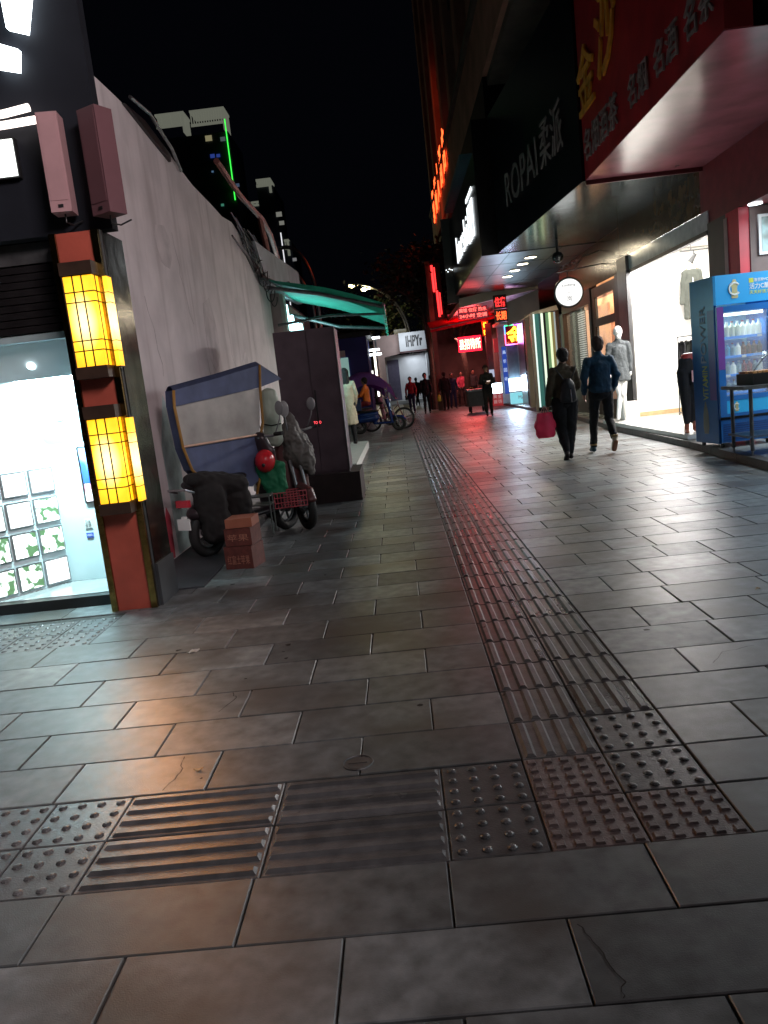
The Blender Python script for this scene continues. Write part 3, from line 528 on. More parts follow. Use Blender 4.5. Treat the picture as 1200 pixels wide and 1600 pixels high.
# white step block
tag(bx('step_block',(-1.38,12.9,0),(-.80,18.3,.15),M('pale step stone',(.5,.52,.5),.5,var=.1,bump=.2),bev=.01),'pale stone step block beside the metal cabinet','step')
# ---- canopy scooter
A=V(-1.94,6.8,0);B=V(-1.35,7.9,0);ud=(B-A).normalized();nd=V(-ud.y,ud.x,0)
HD=math.atan2(ud.y,ud.x)
def scooter(name,label,loc,rz,bodym,seatm,parts=True,box_=None,fairing=None,group='scooters parked on the left'):
    t=thing(name,label,'scooter',loc,rz,group)   # local +x forward, rear wheel at x=0, front wheel at x=1.2
    for x in (0,1.2):
        bm=NB(); ring(bm,(x,0,.22),(0,1,0),.18,.045,32,8); w=obj('wheel',bm,rubber,t,world=False,smooth=True)
        bm=NB(); ring(bm,(x,0,.22),(0,1,0),.125,.012,24,6); tube(bm,[(x,-.05,.22),(x,.05,.22)],.035,12)
        for k in range(5): a=k*2*math.pi/5; tube(bm,[(x,0,.22),(x+.125*math.cos(a),0,.22+.125*math.sin(a))],.012,6)
        o=obj('rim',bm,steeld,w,world=False); 
    blob('bodywork',[((.05,0,.42),(.26,.13,.10),(.45,0,.45),(.18,.14,.12)),((.15,0,.56),(.22,.12,.07),(.5,0,.58),(.12,.12,.07)),((.5,0,.28),(.1,.13,.04),(.95,0,.27),(.12,.14,.04))],bodym,t,.016,3)
    blob('leg_shield',[((1.0,0,.3),(.05,.15,.06),(.93,0,.85),(.06,.17,.08)),((.93,0,.85),(.07,.15,.08),(.9,0,.98),(.07,.11,.07))],fairing or bodym,t,.016,3)
    blob('mudguard',[((1.08,0,.45),(.09,.06,.03),(1.3,0,.42),(.08,.06,.03)),((1.3,0,.42),(.07,.06,.03),(1.4,0,.32),(.03,.05,.03))],bodym,t,.014,3)
    blob('seat',[((-.1,0,.68),(.1,.12,.05),(.2,0,.66),(.2,.14,.05)),((.2,0,.66),(.2,.14,.05),(.52,0,.66),(.1,.09,.04))],seatm,t,.016,3)
    bm=NB(); tube(bm,[(1.2,.05,.22),(1.02,.05,.75)],.02); tube(bm,[(1.2,-.05,.22),(1.02,-.05,.75)],.02); obj('fork',bm,steeld,t,world=False)
    bm=NB(); tube(bm,[(.84,-.34,1.02),(.9,-.2,1.0),(.9,.2,1.0),(.84,.34,1.02)],.014); hb=obj('handlebar',bm,steel,t,world=False)
    bm=NB(); tube(bm,[(.84,-.36,1.02),(.86,-.25,1.015)],.02,10); tube(bm,[(.84,.36,1.02),(.86,.25,1.015)],.02,10); obj('grips',bm,rubber,hb,world=False)
    for sd in (-1,1):
        bm=NB(); tube(bm,[(.88,sd*.24,1.01),(.9,sd*.3,1.15),(.9,sd*.31,1.2)],.007,6); ell(bm,(.9,sd*.31,1.26),(.015,.05,.07),12,8); obj('mirror',bm,M('mirror shell',(.22,.21,.22),.4),t,world=False,smooth=True)
    bm=NB(); ell(bm,(.98,0,.93),(.05,.07,.055)); obj('headlight',bm,steel,t,world=False,smooth=True)
    bm=NB(); box(bm,(-.27,-.07,.5),(-.23,.07,.56)); obj('tail_light',bm,redp,t,world=False,bev=.006)
    bm=NB(); tube(bm,[(-.2,.1,.62),(-.3,.1,.66),(-.3,-.1,.66),(-.2,-.1,.62)],.011,8); obj('grab_rail',bm,steel,t,world=False)
    bm=NB(); box(bm,(-.28,-.02,.3),(-.25,.02,.42)); box(bm,(-.285,-.07,.3),(-.27,.07,.4)); obj('number_plate',bm,white,t,world=False)
    return t
s1=scooter('electric_scooter','dark scooter wearing a blue and clear rain canopy against the white wall',(-1.86,6.98,0),HD,M('dark scooter paint',(.03,.02,.025),.35),black)
s1.name='canopy_scooter'
cn=thing('rain_canopy','blue cloth rain canopy with cloudy plastic side window and ochre piping','canopy',A,HD)
side=[(0.02,1.52),(.62,1.60),(1.26,1.70),(1.21,1.48),(1.19,1.13),(1.11,1.01),(1.02,.58),(.9,.53),(.28,.64),(.1,.81),(.03,1.02),(0,1.38)]
def cpoly(pts,y,th=.006): b=NB(); extr(b,[(p[0],y,p[1]) for p in pts],(0,th,0)); return b
WD=.09
for sname,yy in (('near',0),('far',WD)):
    obj('roof_band',cpoly([(0.02,1.52),(.62,1.60),(1.26,1.70),(1.22,1.48),(.0,1.38)],yy),canb,cn,world=False)
    obj('side_window',cpoly([(0,1.375),(1.22,1.475),(1.12,1.02),(.03,1.03)],yy+.001),clearp,cn,world=False)
    obj('side_cloth',cpoly([(.03,1.02),(1.115,1.01),(1.02,.58),(.9,.53),(.28,.64),(.1,.81)],yy),canb,cn,world=False)
bm=NB(); tube(bm,[(.02,-.005,1.52),(0,-.005,1.38),(.03,-.005,1.02),(.1,-.005,.81),(.28,-.005,.64),(.42,-.005,.56)],.013,8); tube(bm,[(1.26,-.005,1.7),(1.22,-.005,1.48),(1.19,-.005,1.13),(1.12,-.005,1.0),(1.03,-.005,.6),(.93,-.005,.42)],.014,8); obj('piping',bm,trim,cn,world=False,smooth=True)
bm=NB(); tube(bm,[(.03,-.012,1.025),(1.13,-.012,1.02)],.011,8); obj('window_rail',bm,M('pale copper rail',(.7,.45,.33),.35,metal=.3),cn,world=False)
bm=NB(); grid(bm,lambda u,v:V([0.02,.62,1.26,1.6][min(3,int(u*3))]+( [0.02,.62,1.26,1.6][min(3,int(u*3)+1)]-[0.02,.62,1.26,1.6][min(3,int(u*3))])*(u*3-int(u*3)) if u<1 else 1.6, v*WD, (1.52+u*3*.08 if u<1/3 else 1.60+(u*3-1)*.10 if u<2/3 else 1.70-(u*3-2)*.16)+.04*math.sin(math.pi*v)),12,8,.006); obj('roof',bm,canb,cn,world=False,smooth=True)
bm=NB(); extr(bm,[(1.26,0,1.7),(1.6,0,1.545),(1.22,0,1.48)],(0,.005,0)); obj('visor_side',bm,canb,cn,world=False)
bm=NB(); grid(bm,lambda u,v:V([.02,0,.03,.1,.28][int(u*4)] if u<1 else .28,v*WD,[1.52,1.38,1.02,.81,.64][int(u*4)] if u<1 else .64),4,2,.005); obj('rear_panel',bm,canb,cn,world=False)
# second scooter, raincoat, helmet etc.
s2=scooter('electric_scooter','red brown scooter draped in a grey raincoat in front of the metal cabinet',(-1.62,8.95,0),math.radians(-62),M('red brown scooter paint',(.10,.03,.03),.4),black)
rc=thing('raincoat','crumpled grey brown raincoat thrown over the scooter handlebars','raincoat',(-1.15,8.1,.7))
blob('cloth',[((0,0,.30),(.10,.12,.12),(.05,.02,.08),(.17,.16,.14)),((.05,.02,.08),(.17,.16,.14),(.16,.02,-.12),(.06,.06,.05)),((-.13,.05,.1),(.1,.1,.08)),((0,0,.45),(.05,.05,.06),(.02,0,.3),(.09,.09,.08))],coverg,rc,.011,2,.022,15)
wm=thing('wing_mirror','pale oval mirror sticking up in front of the dark cabinet','mirror',(-1.17,8.0,1.1)); bm=NB(); ell(bm,(0,0,.14),(.05,.02,.085)); obj('shell',bm,M('pale mirror back',(.36,.35,.36),.3),wm,world=False,smooth=True); bm=NB(); tube(bm,[(0,0,.06),(.01,0,-.12)],.009); obj('stem',bm,steeld,wm,world=False)
ws=thing('windshield_bag','pale green plastic wind guard standing between the canopy and the mirror','wind guard',(-1.30,7.95,.9))
blob('shell',[((-.0,0,.05),(.10,.05,.08),(0,0,.5),(.09,.05,.07))],paleg,ws,.010,3,.008,9); bm=NB(); tube(bm,[(-.1,-.055,.22),(0,-.06,.19),(.1,-.05,.2)],.006); obj('strap',bm,black,ws,world=False)
hm=thing('helmet','round red helmet hanging beside the rain canopy','helmet',(-1.37,7.66,.76)); bm=NB(); ell(bm,(0,0,0),(.10,.12,.115),20,14); obj('shell',bm,redhel,hm,world=False,smooth=True); bm=NB(); ell(bm,(.0,-.118,-.03),(.018,.008,.018)); obj('button',bm,black,hm,world=False); 
gc=thing('green_cloth','dark green cloth apron hanging below the red helmet','cloth',(-1.33,7.7,.4)); blob('cloth',[((-.05,0,.28),(.12,.05,.05),(.03,0,.02),(.1,.05,.03)),((.08,0,.3),(.06,.05,.05),(.1,0,.08),(.05,.04,.04))],green,gc,.010,3,.02,12)
pb=thing('wire_basket','small red wire basket on the front of the grey draped scooter','basket',(-1.18,7.75,.28),math.radians(8)); bm=NB()
for z in (0,.05,.10,.15): tube(bm,[(-.16,-.1,z),(.16,-.1,z),(.16,.1,z),(-.16,.1,z),(-.16,-.1,z)],.006,5)
for k in range(11):
    x=-.16+.032*k; tube(bm,[(x,-.1,.15),(x,-.1,0),(x,.1,0),(x,.1,.15)],.004,5)
for k in range(6): y=-.1+.04*k; tube(bm,[(-.16,y,.15),(-.16,y,0)],.004,5); tube(bm,[(.16,y,.15),(.16,y,0)],.004,5)
obj('wires',bm,M('red wire',(.5,.10,.12),.4),pb,world=False)
bg2=thing('silver_tray','dull silver tray rack hanging low beside the scooters','rack',(-1.45,7.3,.1)); bm=NB()
for z in (.36,.28): box(bm,(-.14,-.1,z),(.16,.1,z+.012))
for x in (-.13,.15):
    for y in (-.09,.09): tube(bm,[(x,y,0),(x,y,.38)],.008,6)
obj('frame',bm,M('green grey tin',(.16,.18,.17),.35,metal=.6),bg2,world=False); 
dc=thing('dark_tarp','crumpled black tarp bundled over the rear of the canopy scooter','tarp',(-1.72,6.98,.1))
blob('cloth',[((-.12,-.1,.62),(.14,.13,.08),(.12,.1,.52),(.16,.15,.1)),((-.05,-.1,.5),(.15,.12,.12),(-.02,-.08,.12),(.14,.12,.10)),((.12,.1,.5),(.14,.12,.1),(.16,.16,.1),(.13,.14,.1))],M('black brown tarp',(.012,.009,.009),.9,var=.4),dc,.012,3,.02,9)
for k,(z0,z1,mt,w) in enumerate(((0,.19,crate,.125),(.195,.34,crate,.115),(.345,.42,crateo,.112))):
    c=thing('cardboard_box',['lowest red printed box in the stack by the white wall','middle red printed box in the stack by the white wall','flat orange box on top of the red boxes'][k],'box',(-1.42+.008*k,6.4,z0),math.radians(-14+5*k),'red boxes stacked behind the canopy scooter')
    bm=NB(); box(bm,(-w,-.12,0),(w,.12,z1-z0)); obj('carton',bm,mt,c,world=False,bev=.004)
    if k<2:
        bm=textbm('苹果' if k else '红富士苹果',(-w*.8,-.121,.04),(1,0,0),(0,0,1),w*1.6,(z1-z0)*.4,.0015); obj('print',bm,M('faded box print',(.4,.16,.11),.6),c,world=False)
# ------------------------------------------------------------------ right: liquor shop with red sign
UR=(0,-1,0); UP=(0,0,1)
lq=thing('liquor_shop','liquor shop front with a wide dark red sign and glossy red soffit','shop',(4.9,10,0))
bx('sign_board',(3.15,7.4,4.07),(3.4,12.45,7.4),redsign,lq,bev=.01)
bx('soffit',(3.152,7.41,4.06),(4.9,12.44,4.068),redsoff,lq)
bx('inner_wall',(4.9,7.4,3.22),(5.1,12.6,4.06),M('dark red wall',(.20,.03,.035),.4,var=.2),lq)
bx('soffit_edge',(3.16,12.452,4.0),(4.9,12.49,4.075),M('dark red edge',(.10,.012,.012),.4),lq)
bx('reveal',(4.9,7.4,3.205),(5.6,11.1,3.218),M('dark red wall',(0,0,0)),lq)
bm=NB(); tube(bm,[(5.0,11.0,3.2),(5.0,11.0,3.19)],.09,24); obj('downlight',bm,e_white,lq); 
bx('red_pillar',(4.86,11.2,.09),(5.0,11.62,3.21),redp,lq); bx('dark_pillar',(4.87,11.64,.09),(5.06,12.3,3.21),M('brown grey pillar',(.06,.045,.04),.45),lq); bx('grey_strip',(4.853,11.56,2.3),(4.858,11.68,3.15),M('grey strip',(.3,.2,.2),.4),lq)
bx('partition_wall',(5.0,11.18,.09),(9.2,12.25,3.2),M('taupe wall',(.16,.11,.10),.6),lq)
pf=bx('picture_frame',(5.10,11.14,2.55),(5.55,11.178,3.08),white,lq,bev=.005); bx('print',(5.14,11.134,2.59),(5.51,11.139,3.04),photo_mat('still life print',(.35,.22,.1),(.35,.5,.5),(.1,.08,.05),3,.25),pf)
bx('back_wall',(9.1,2,.09),(9.2,11.1,3.2),M('taupe wall',(0,0,0)),lq); bx('ceiling',(5.1,-9,3.22),(9.2,11.15,3.3),M('shop ceiling',(.7,.7,.68),.7),lq)
for s_,y,z,w,h in (('金',12.45,4.92,.95,.72),('沙',11.35,5.02,.95,1.0),('御',10.05,5.45,.95,1.0),('行',8.9,5.6,.95,1.0)):
    text('sign_character',s_,(3.14,y,z),UR,UP,w,h+.15,ocher,lq,.03,.01)
text('sign_lettering','名烟酒茶',(3.14,12.3,4.28),UR,UP,1.75,.42,greyd,lq,.02,.006)
for s_,y in (('名烟',10.1),('名酒',9.15),('名茶',8.25)): text('sign_lettering',s_,(3.14,y,4.28),UR,UP,.72,.36,greyd,lq,.02,.004)
lamp('shop_light',(6.0,9.3,3.1),190,(.82,.94,1),1.6,2.5,(0,0,0),lq)
# shop nearer than the frame edge (its light falls on the paving)
ns=thing('near_shop','dark shop canopy just inside the top right corner with greenish reflections','shop',(4.9,0,0))
bx('sign_board',(3.3,-8,4.5),(3.5,7.3,7.2),blackg,ns); bx('soffit',(3.3,-8,4.48),(4.9,7.3,4.498),blackg,ns); bx('inner_wall',(4.9,-8,3.22),(5.1,7.38,4.48),brownp,ns)
for y in (-4,0.5,4.6): bx('pillar',(4.85,y-.2,.09),(5.1,y+.2,3.2),M('brown grey pillar',(0,0,0)),ns)
bx('back_wall',(9.2,-9,.09),(9.3,2,3.2),cream,ns)
for y in (-3.5,2.2): lamp('shop_light',(6.0,y,3.1),8 if y<0 else 60,(.70,.88,1),1.8,3.6,(0,math.radians(0),0),ns)
bx('fill_panel',(3.27,-7,5.0),(3.296,3.6,6.6),EM('pink white fill',(1,.72,.74),1.0),ns)  # unseen glowing panel, added as the source of the wall fill
lamp('wall_fill_light',(3.2,-1.0,5.8),420,(1,.74,.76),8,1.4,(0,math.radians(-100),0),ns) if False else lamp('wall_fill_light',(3.2,0.5,5.6),1050,(1,.84,.85),1.5,7.5,(0,math.radians(86),math.radians(-12)),ns,spread=math.radians(120))  # unseen fill light, added to brighten the white side wall
# ------------------------------------------------------------------ clothes shop
fs=thing('clothes_shop','brightly lit white clothes shop open to the street behind the fridge','shop',(4.9,14,0))
fw=M('shop white wall',(.80,.78,.74),.6,var=.03)
bx('side_wall',(4.9,16.33,.16),(9.2,16.45,3.40),fw,fs); bx('back_wall',(9.2,12.3,.1),(9.3,16.4,3.4),fw,fs); bx('ceiling',(4.95,12.3,3.41),(9.3,16.4,3.5),fw,fs); bx('near_wall',(5.06,12.26,.1),(9.2,12.34,3.4),fw,fs)
bx('skirting',(4.92,16.31,.165),(9.2,16.328,.25),wood,fs)
bx('glossy_header',(4.88,12.3,3.12),(4.93,16.33,3.40),M('glossy white header',(.62,.62,.60),.15),fs); bx('header_beam',(4.86,12.3,3.05),(4.94,16.33,3.115),black,fs)
bx('frame_post',(4.82,16.35,.1),(5.0,17.0,3.40),M('grey frame post',(.12,.12,.115),.35,metal=.3),fs); bx('dark_post',(4.80,16.28,.1),(4.86,16.345,3.1),black,fs)
bx('upper_panel',(4.9,12.6,3.41),(5.1,17.0,4.06),brownp,fs)
bm=NB(); box(bm,(5.5,15.2,3.20),(6.4,15.23,3.225)); tube(bm,[(5.7,15.2,3.22),(5.7,15.2,3.4)],.008); tube(bm,[(6.2,15.2,3.22),(6.2,15.2,3.4)],.008); tr=obj('light_track',bm,black,fs)
def spot(x):
    s=thing('spotlight',['left','right'][x>5.9]+' one of two black spotlights on the track in the clothes shop','spotlight',(x,15.2,3.18),0,'track spotlights'); bm=NB(); tube(bm,[(0,0,.03),(0,0,-.05)],.014); tube(bm,[(.03,-.01,-.04),(-.02,0,-.10),(-.09,.0,-.2)],[.03,.045,.065],14); obj('housing',bm,black,s,world=False,smooth=False)
    bm=NB(); tube(bm,[(-.091,0,-.202),(-.095,0,-.208)],.05,14); obj('lens',bm,e_warm,s,world=False)
spot(5.75); spot(6.18)
lamp('shop_light',(6.6,14.3,3.35),330,(1,.97,.92),2.6,3.4,(0,0,0),fs)
lamp('shop_front_light',(5.3,14.3,3.20),420,(1,.95,.94),.6,3.2,(0,math.radians(48),0),fs)
# wall mounted dress, rack, mannequins
hg=thing('hanging_dress','dark olive long sleeved dress on a wooden hanger against the white shop wall','dress',(6.03,16.1,2.3)); 
blob('dress',[((-.12,0,.62),(.06,.03,.05),(.12,0,.62),(.06,.03,.05)),((0,0,.6),(.15,.04,.06),(0,0,-.28),(.19,.05,.03)),((-.16,0,.6),(.05,.03,.05),(-.22,0,.02),(.045,.03,.03)),((.16,0,.6),(.05,.03,.05),(.22,0,.02),(.045,.03,.03))],shirt,hg,.012,2,.01,9)
bm=NB(); tube(bm,[(-.12,0,.66),(0,0,.73),(.12,0,.66)],.012); tube(bm,[(0,0,.73),(0,.02,.82),(.03,.03,.85)],.005); obj('hanger',bm,wood,hg,world=False); bm=NB(); tube(bm,[(0,-.045,.5),(.01,-.055,.35),(-.01,-.055,.3)],.007); ell(bm,(0,-.055,.42),.015,8,6); obj('necklace',bm,white,hg,world=False)
rk=thing('clothes_rack','black metal clothes rack full of dark garments behind the trouser form','clothes rack',(5.9,15.4,.165)); bm=NB()
for x in (-.45,.62): tube(bm,[(x-.02,-.22,0),(x,0,1.5)],.011); tube(bm,[(x+.04,.22,0),(x,0,1.5)],.011); tube(bm,[(x-.02,-.22,.04),(x+.04,.22,.04)],.011)
tube(bm,[(-.47,0,1.5),(.65,0,1.5)],.012); tube(bm,[(-.45,0,.1),(.62,0,.1)],.011); obj('frame',bm,black,rk,world=False)
for k in range(11):
    x=-.38+.092*k; ln=R.choice((.55,.6,.95,.62)); g_=thing('garment',['narrow dark garment %s on the clothes rack'%w for w in ('nearest the left end of the rail','second from the left end','third from the left end','fourth from the left end','fifth from the left end','in the middle','sixth from the right end minus one','fourth from the right end','third from the right end','second from the right end','at the right end beside the fridge')][k],'garment',(5.9+x,15.4,.165),R.uniform(-.2,.2),'garments on the rack')
    bm=NB(); tube(bm,[(0,0,1.52),(0,0,1.44)],.004,5); tube(bm,[(0,-.18,1.40),(0,0,1.45),(0,.18,1.40)],.008,5); obj('hanger',bm,steel,g_,world=False)
    bm=NB(); grid(bm,lambda u,v:V(.03*math.sin(v*17+k)+.015*math.sin(u*9),(v-.5)*(.36+.06*u),1.42-u*ln-.05*abs(v-.5)),8,10,.02); obj('cloth',bm,[blackc,shirt,blackc,coat][k%4],g_,world=False,smooth=True)
tm=thing('trouser_form','headless legs display form in black trousers with red waist and tan feet','display form',(4.36,11.95,.165),math.radians(8))
blob('trousers',[((0,0,1.08),(.14,.10,.06),(0,0,.92),(.17,.12,.08)),((-.08,0,.9),(.10,.10,.1),(-.06,0,.15),(.05,.05,.03)),((.08,0,.9),(.10,.10,.1),(.06,.03,.15),(.05,.05,.03))],blackc,tm,.011,4,.006,12)
blob('waist',[((0,0,1.06),(.135,.095,.03),(.03,0,1.16),(.12,.09,.012))],M('rust red waist',(.35,.04,.03),.5),tm,.008,2); bm=NB(); ell(bm,(.035,0,1.175),(.105,.08,.006)); obj('cut_top',bm,white,tm,world=False)
for sd in (-1,1): blob('foot',[((sd*.06,.0,.14),.034,(sd*.07,0,.03),(.035,.045,.025)),((sd*.07,-.0,.03),(.035,.045,.025),(sd*.09-.05,-.14,.015),(.035,.05,.012))],M('tan form feet',(.32,.09,.05),.45),tm,.008,2)
bm=NB(); box(bm,(-.02,-.135,.75),(.05,-.13,.92)); obj('price_tag',bm,M('pink tag',(.6,.35,.35),.6),tm,world=False)
mq=person('white headed shop mannequin in a grey tweed coat beside the dark frame post',(4.36,15.6,.165),math.radians(180),1.84,top=coat,bodym=mann,cat='mannequin',coatlen=.12,armL=((-.23,.0,1.14),(-.22,.02,.9)),armR=((.23,0,1.14),(.22,.02,.9)),fine=.011)
st=thing('mannequin_stool','small white box stool behind the mannequin','stool',(4.6,15.9,.165)); bm=NB(); box(bm,(-.15,-.15,0),(.15,.15,.35)); obj('box',bm,white,st,world=False,bev=.01)
# ------------------------------------------------------------------ drinks fridge
fr=thing('drinks_fridge','tall blue drinks fridge with a lit glass door full of bottles','fridge',(4.05,10.1,.09),math.radians(7))
def lbx(n,a,b,m_,p=fr,bev=0,**k):
    bm=NB(); box(bm,a,b); return obj(n,bm,m_,p,world=False,bev=bev,**k)
lbx('side_panel',(0,.03,.06),(.03,.62,2.16),fblue,bev=.004); lbx('side_panel',(.73,.03,.06),(.76,.62,2.16),fblue); lbx('back_panel',(.03,.59,.06),(.73,.62,2.15),fblue); lbx('top_panel',(.03,.03,2.13),(.73,.589,2.158),fblue); lbx('base_grille',(.02,.0,.07),(.74,.03,.36),fblue,bev=.006)
bm=NB(); 
for k in range(8): box(bm,(.05,-.008,.10+.028*k),(.71,-.001,.112+.028*k))
obj('vent_slats',bm,M('darker blue slats',(.008,.06,.24),.4),fr,world=False)
lbx('bottom_box',(.03,.031,.07),(.73,.589,.40),black)
hd=lbx('header_light_box',(.0,-.03,1.80),(.76,.028,2.155),EM('header blue',(.0,.22,.62),.42,(.02,.25,.5)),bev=.02)
dr=thing('t','x','x'); bpy.data.objects.remove(dr)
bm=NB()
for a,b in (((.0,-.035,.40),(.09,.0,1.775)),((.67,-.035,.40),(.76,.0,1.775)),((.09,-.035,.40),(.67,.0,.44)),((.09,-.035,1.70),(.67,.0,1.775)),((.09,-.035,.60),(.67,.0,.66))): box(bm,a,b)
door=obj('door',bm,fblue,fr,world=False)
lbx('purple_print',(.0,-.037,1.0),(.088,-.0355,1.77),fpurp,door); lbx('glass_pane',(.091,-.02,.661),(.669,-.014,1.699),glass,door); lbx('lower_panel',(.091,-.03,.441),(.669,-.005,.599),EM('lower blue panel',(.01,.3,.6),.18,(.02,.3,.6)),door); lbx('handle',(.70,-.06,1.0),(.72,-.036,1.4),steel,door)
def cmark(x,y,z,s,p):
    bm=NB(); ring(bm,(x,y,z),(0,1,0),s*.62,s*.13,26,6,math.radians(40),math.radians(320)); a=obj('c_mark',bm,M('white print',(.7,.75,.75),.5),p,world=False)
    bm=NB(); tube(bm,[(x,y-.006,z-s),(x,y-.006,z-.9*s),(x,y-.006,z),(x,y-.006,z+.5*s),(x,y-.006,z+.85*s),(x,y-.006,z+s)],[s*.3,s*.4,s*.3,s*.42,s*.2,s*.16],14)
    for v in bm.verts: v.co.y=y-.004+(v.co.y-y)*.03
    obj('bottle_print',bm,M('tan bottle print',(.45,.42,.22),.5),p,world=False)
cmark(.245,-.034,1.975,.115,hd)
text_y=-.032
def ltext(s,x,y,z,w,h,mt,p,U=(1,0,0),d=.002):
    return obj('lettering',textbm(s,(x,y,z),U,(0,0,1),w,h,d,.01),mt,p,world=False)
wp=M('white print',(0,0,0)); yp=M('yellow print',(.55,.6,.05),.5)
lbx('yellow_mark',(.44,-.034,2.03),(.50,-.031,2.085),yp,hd); ltext('数百种VC',.51,-.031,2.035,.18,.045,wp,hd); ltext('活力C醒',.44,-.031,1.95,.27,.07,wp,hd); ltext('天天好活力',.44,-.031,1.89,.27,.045,yp,hd)
cmark(.22,-.032,.52,.06,door)
# side lettering
def stext(s,y0,z0,w,h,mt): # vertical text on side panel, reading upward
    return obj('side_lettering',textbm(s,(-.001,y0,z0),(0,0,1),(0,1,0),w,h,.002,.01),mt,fr,world=False)
stext('POWER',.25,1.10,.72,.14,M('grey print',(.30,.30,.42),.5)); stext('VITAMIN',.25,.80,.0001+.42,.0001+.13,M('olive print',(.5,.5,.08),.5)) if False else None
stext('VITAMIN',.24,.62,.44,.13,M('olive print',(.5,.5,.08),.5))
lbx('side_stripe',(-.002,.04,.62),(-.0005,.20,1.75),fpurp)
bm=NB(); tube(bm,[(0,.33,.18),(0,.33,.26),(0,.33,.42),(0,.33,.5),(0,.33,.60)],[.05,.075,.07,.05,.012],14)
for v in bm.verts: v.co.x=-.0025+v.co.x*.02
obj('bottle_print',bm,M('grey tan print',(.22,.2,.16),.5),fr,world=False)
lbx('inner_light_strip',(.10,.03,1.655),(.65,.06,1.69),EM('fridge strip',(.8,1,1),4),fr); bm=NB()
lbx('inner_wall',(.031,.55,.41),(.729,.588,2.12),M('fridge lining',(.35,.55,.52),.4),fr)
sz=[.70,.93,1.16,1.40]
for z in sz: lbx('shelf',(.095,.04,z-.03),(.665,.5,z),EM('shelf blue',(.0,.2,.8),.35,(.02,.2,.6)),fr)
bcol=[M('milk bottle',(.62,.66,.56),.35),M('tea bottle',(.20,.06,.03),.25),M('water bottle',(.3,.45,.5),.2),M('red can',(.35,.03,.05),.3),M('blue bottle',(.03,.35,.6),.3),EM('white juice bottle',(.8,.95,.9),.25,(.7,.75,.7))]
for j,z in enumerate(sz):
    for i in range(8):
        x=.125+.072*i; mt=[bcol[2],bcol[(0,2,5,2,3,3,2,5)[i]],bcol[(4,4,2,5,1,1,1,1)[i]],bcol[(0,0,0,0,5,5,5,5)[i]]][j]
        h=.16 if j<3 else .19; b_=thing('bottle','x','bottle'); bpy.data.objects.remove(b_)
        b_=thing('bottle',['%s bottle %s on the %s fridge shelf'%(('clear','pale','dark tea','cream')[j],('at the left end','second from the left','third from the left','just left of the middle','just right of the middle','third from the right','second from the right','at the right end')[i],('lowest','third','second','top')[j])][0],'bottle',(0,0,0),0,'drinks in the fridge')
        b_.matrix_basis=fr.matrix_basis@Matrix.Translation((x,.10,z))
        bm=NB(); tube(bm,[(0,0,.001),(0,0,h*.62),(0,0,h*.8),(0,0,h*.9)],[.033,.034,.016,.013],12); obj('body',bm,mt,b_,world=False,smooth=False); bm=NB(); tube(bm,[(0,0,h*.9),(0,0,h)],.015,10); obj('cap',bm,wp if i%2 else bcol[3],b_,world=False)
for k,x in enumerate((.16,.38,.6)): lbx('price_label',(x-.03,.032,sz[k+1]-.035),(x+.03,.037,sz[k+1]-.005),wp,fr)
for x in (.07,.69):
    for y in (.08,.55):
        bm=NB(); tube(bm,[(x-.015,y,.027),(x+.015,y,.027)],.027,12); obj('caster',bm,black,fr,world=False)
lamp('fridge_light',(4.42,10.33,1.70),4,(.75,1,1),.55,.1,(0,0,math.radians(15)),fr)
# ------------------------------------------------------------------ food table
ft=thing('steel_food_table','dull stainless steel street food table in front of the blue fridge','table',(4.4,9.35,.09))
bx('table_top',(3.92,9.05,.86),(4.95,9.7,.90),steeld,ft,bev=.004); bx('lower_shelf',(3.97,9.1,.30),(4.9,9.66,.325),M('blue grey shelf',(.10,.14,.22),.4),ft)
for x in (4.02,4.88):
    for y in (9.12,9.63):
        bm=NB(); tube(bm,[(x,y,.86),(x,y,.15)],.022,10); l_=obj('leg',bm,steeld,ft); bm=NB(); tube(bm,[(x,y,.15),(x,y,.095)],[.014,.01],8); obj('foot',bm,steel,l_)
gc2=thing('glass_food_case','black based food warmer with slanted glass lid on the steel table','food case',(4.5,9.35,.9))
bx('base',(4.07,9.15,.902),(4.9,9.6,1.03),black,gc2,bev=.006); bx('food_tray',(4.09,9.17,1.032),(4.88,9.58,1.055),photo_mat('roasted food',(.5,.18,.05),(.12,.03,.01),(.6,.35,.15),22,.15),gc2)
bm=NB(); extr(bm,[(4.08,9.16,1.06),(4.2,9.16,1.2),(4.3,9.16,1.27),(4.9,9.16,1.30),(4.9,9.16,1.06)],(0,.006,0)); extr(bm,[(4.08,9.17,1.06),(4.20,9.17,1.2),(4.30,9.17,1.27),(4.302,9.17,1.262),(4.206,9.17,1.192),(4.086,9.17,1.06)],(0,.4,0)); obj('glass_lid',bm,glass,gc2)
bm=NB(); tube(bm,[(4.08,9.155,1.06),(4.2,9.155,1.2),(4.3,9.155,1.27),(4.9,9.155,1.30)],.006,6); obj('lid_rim',bm,steel,gc2)
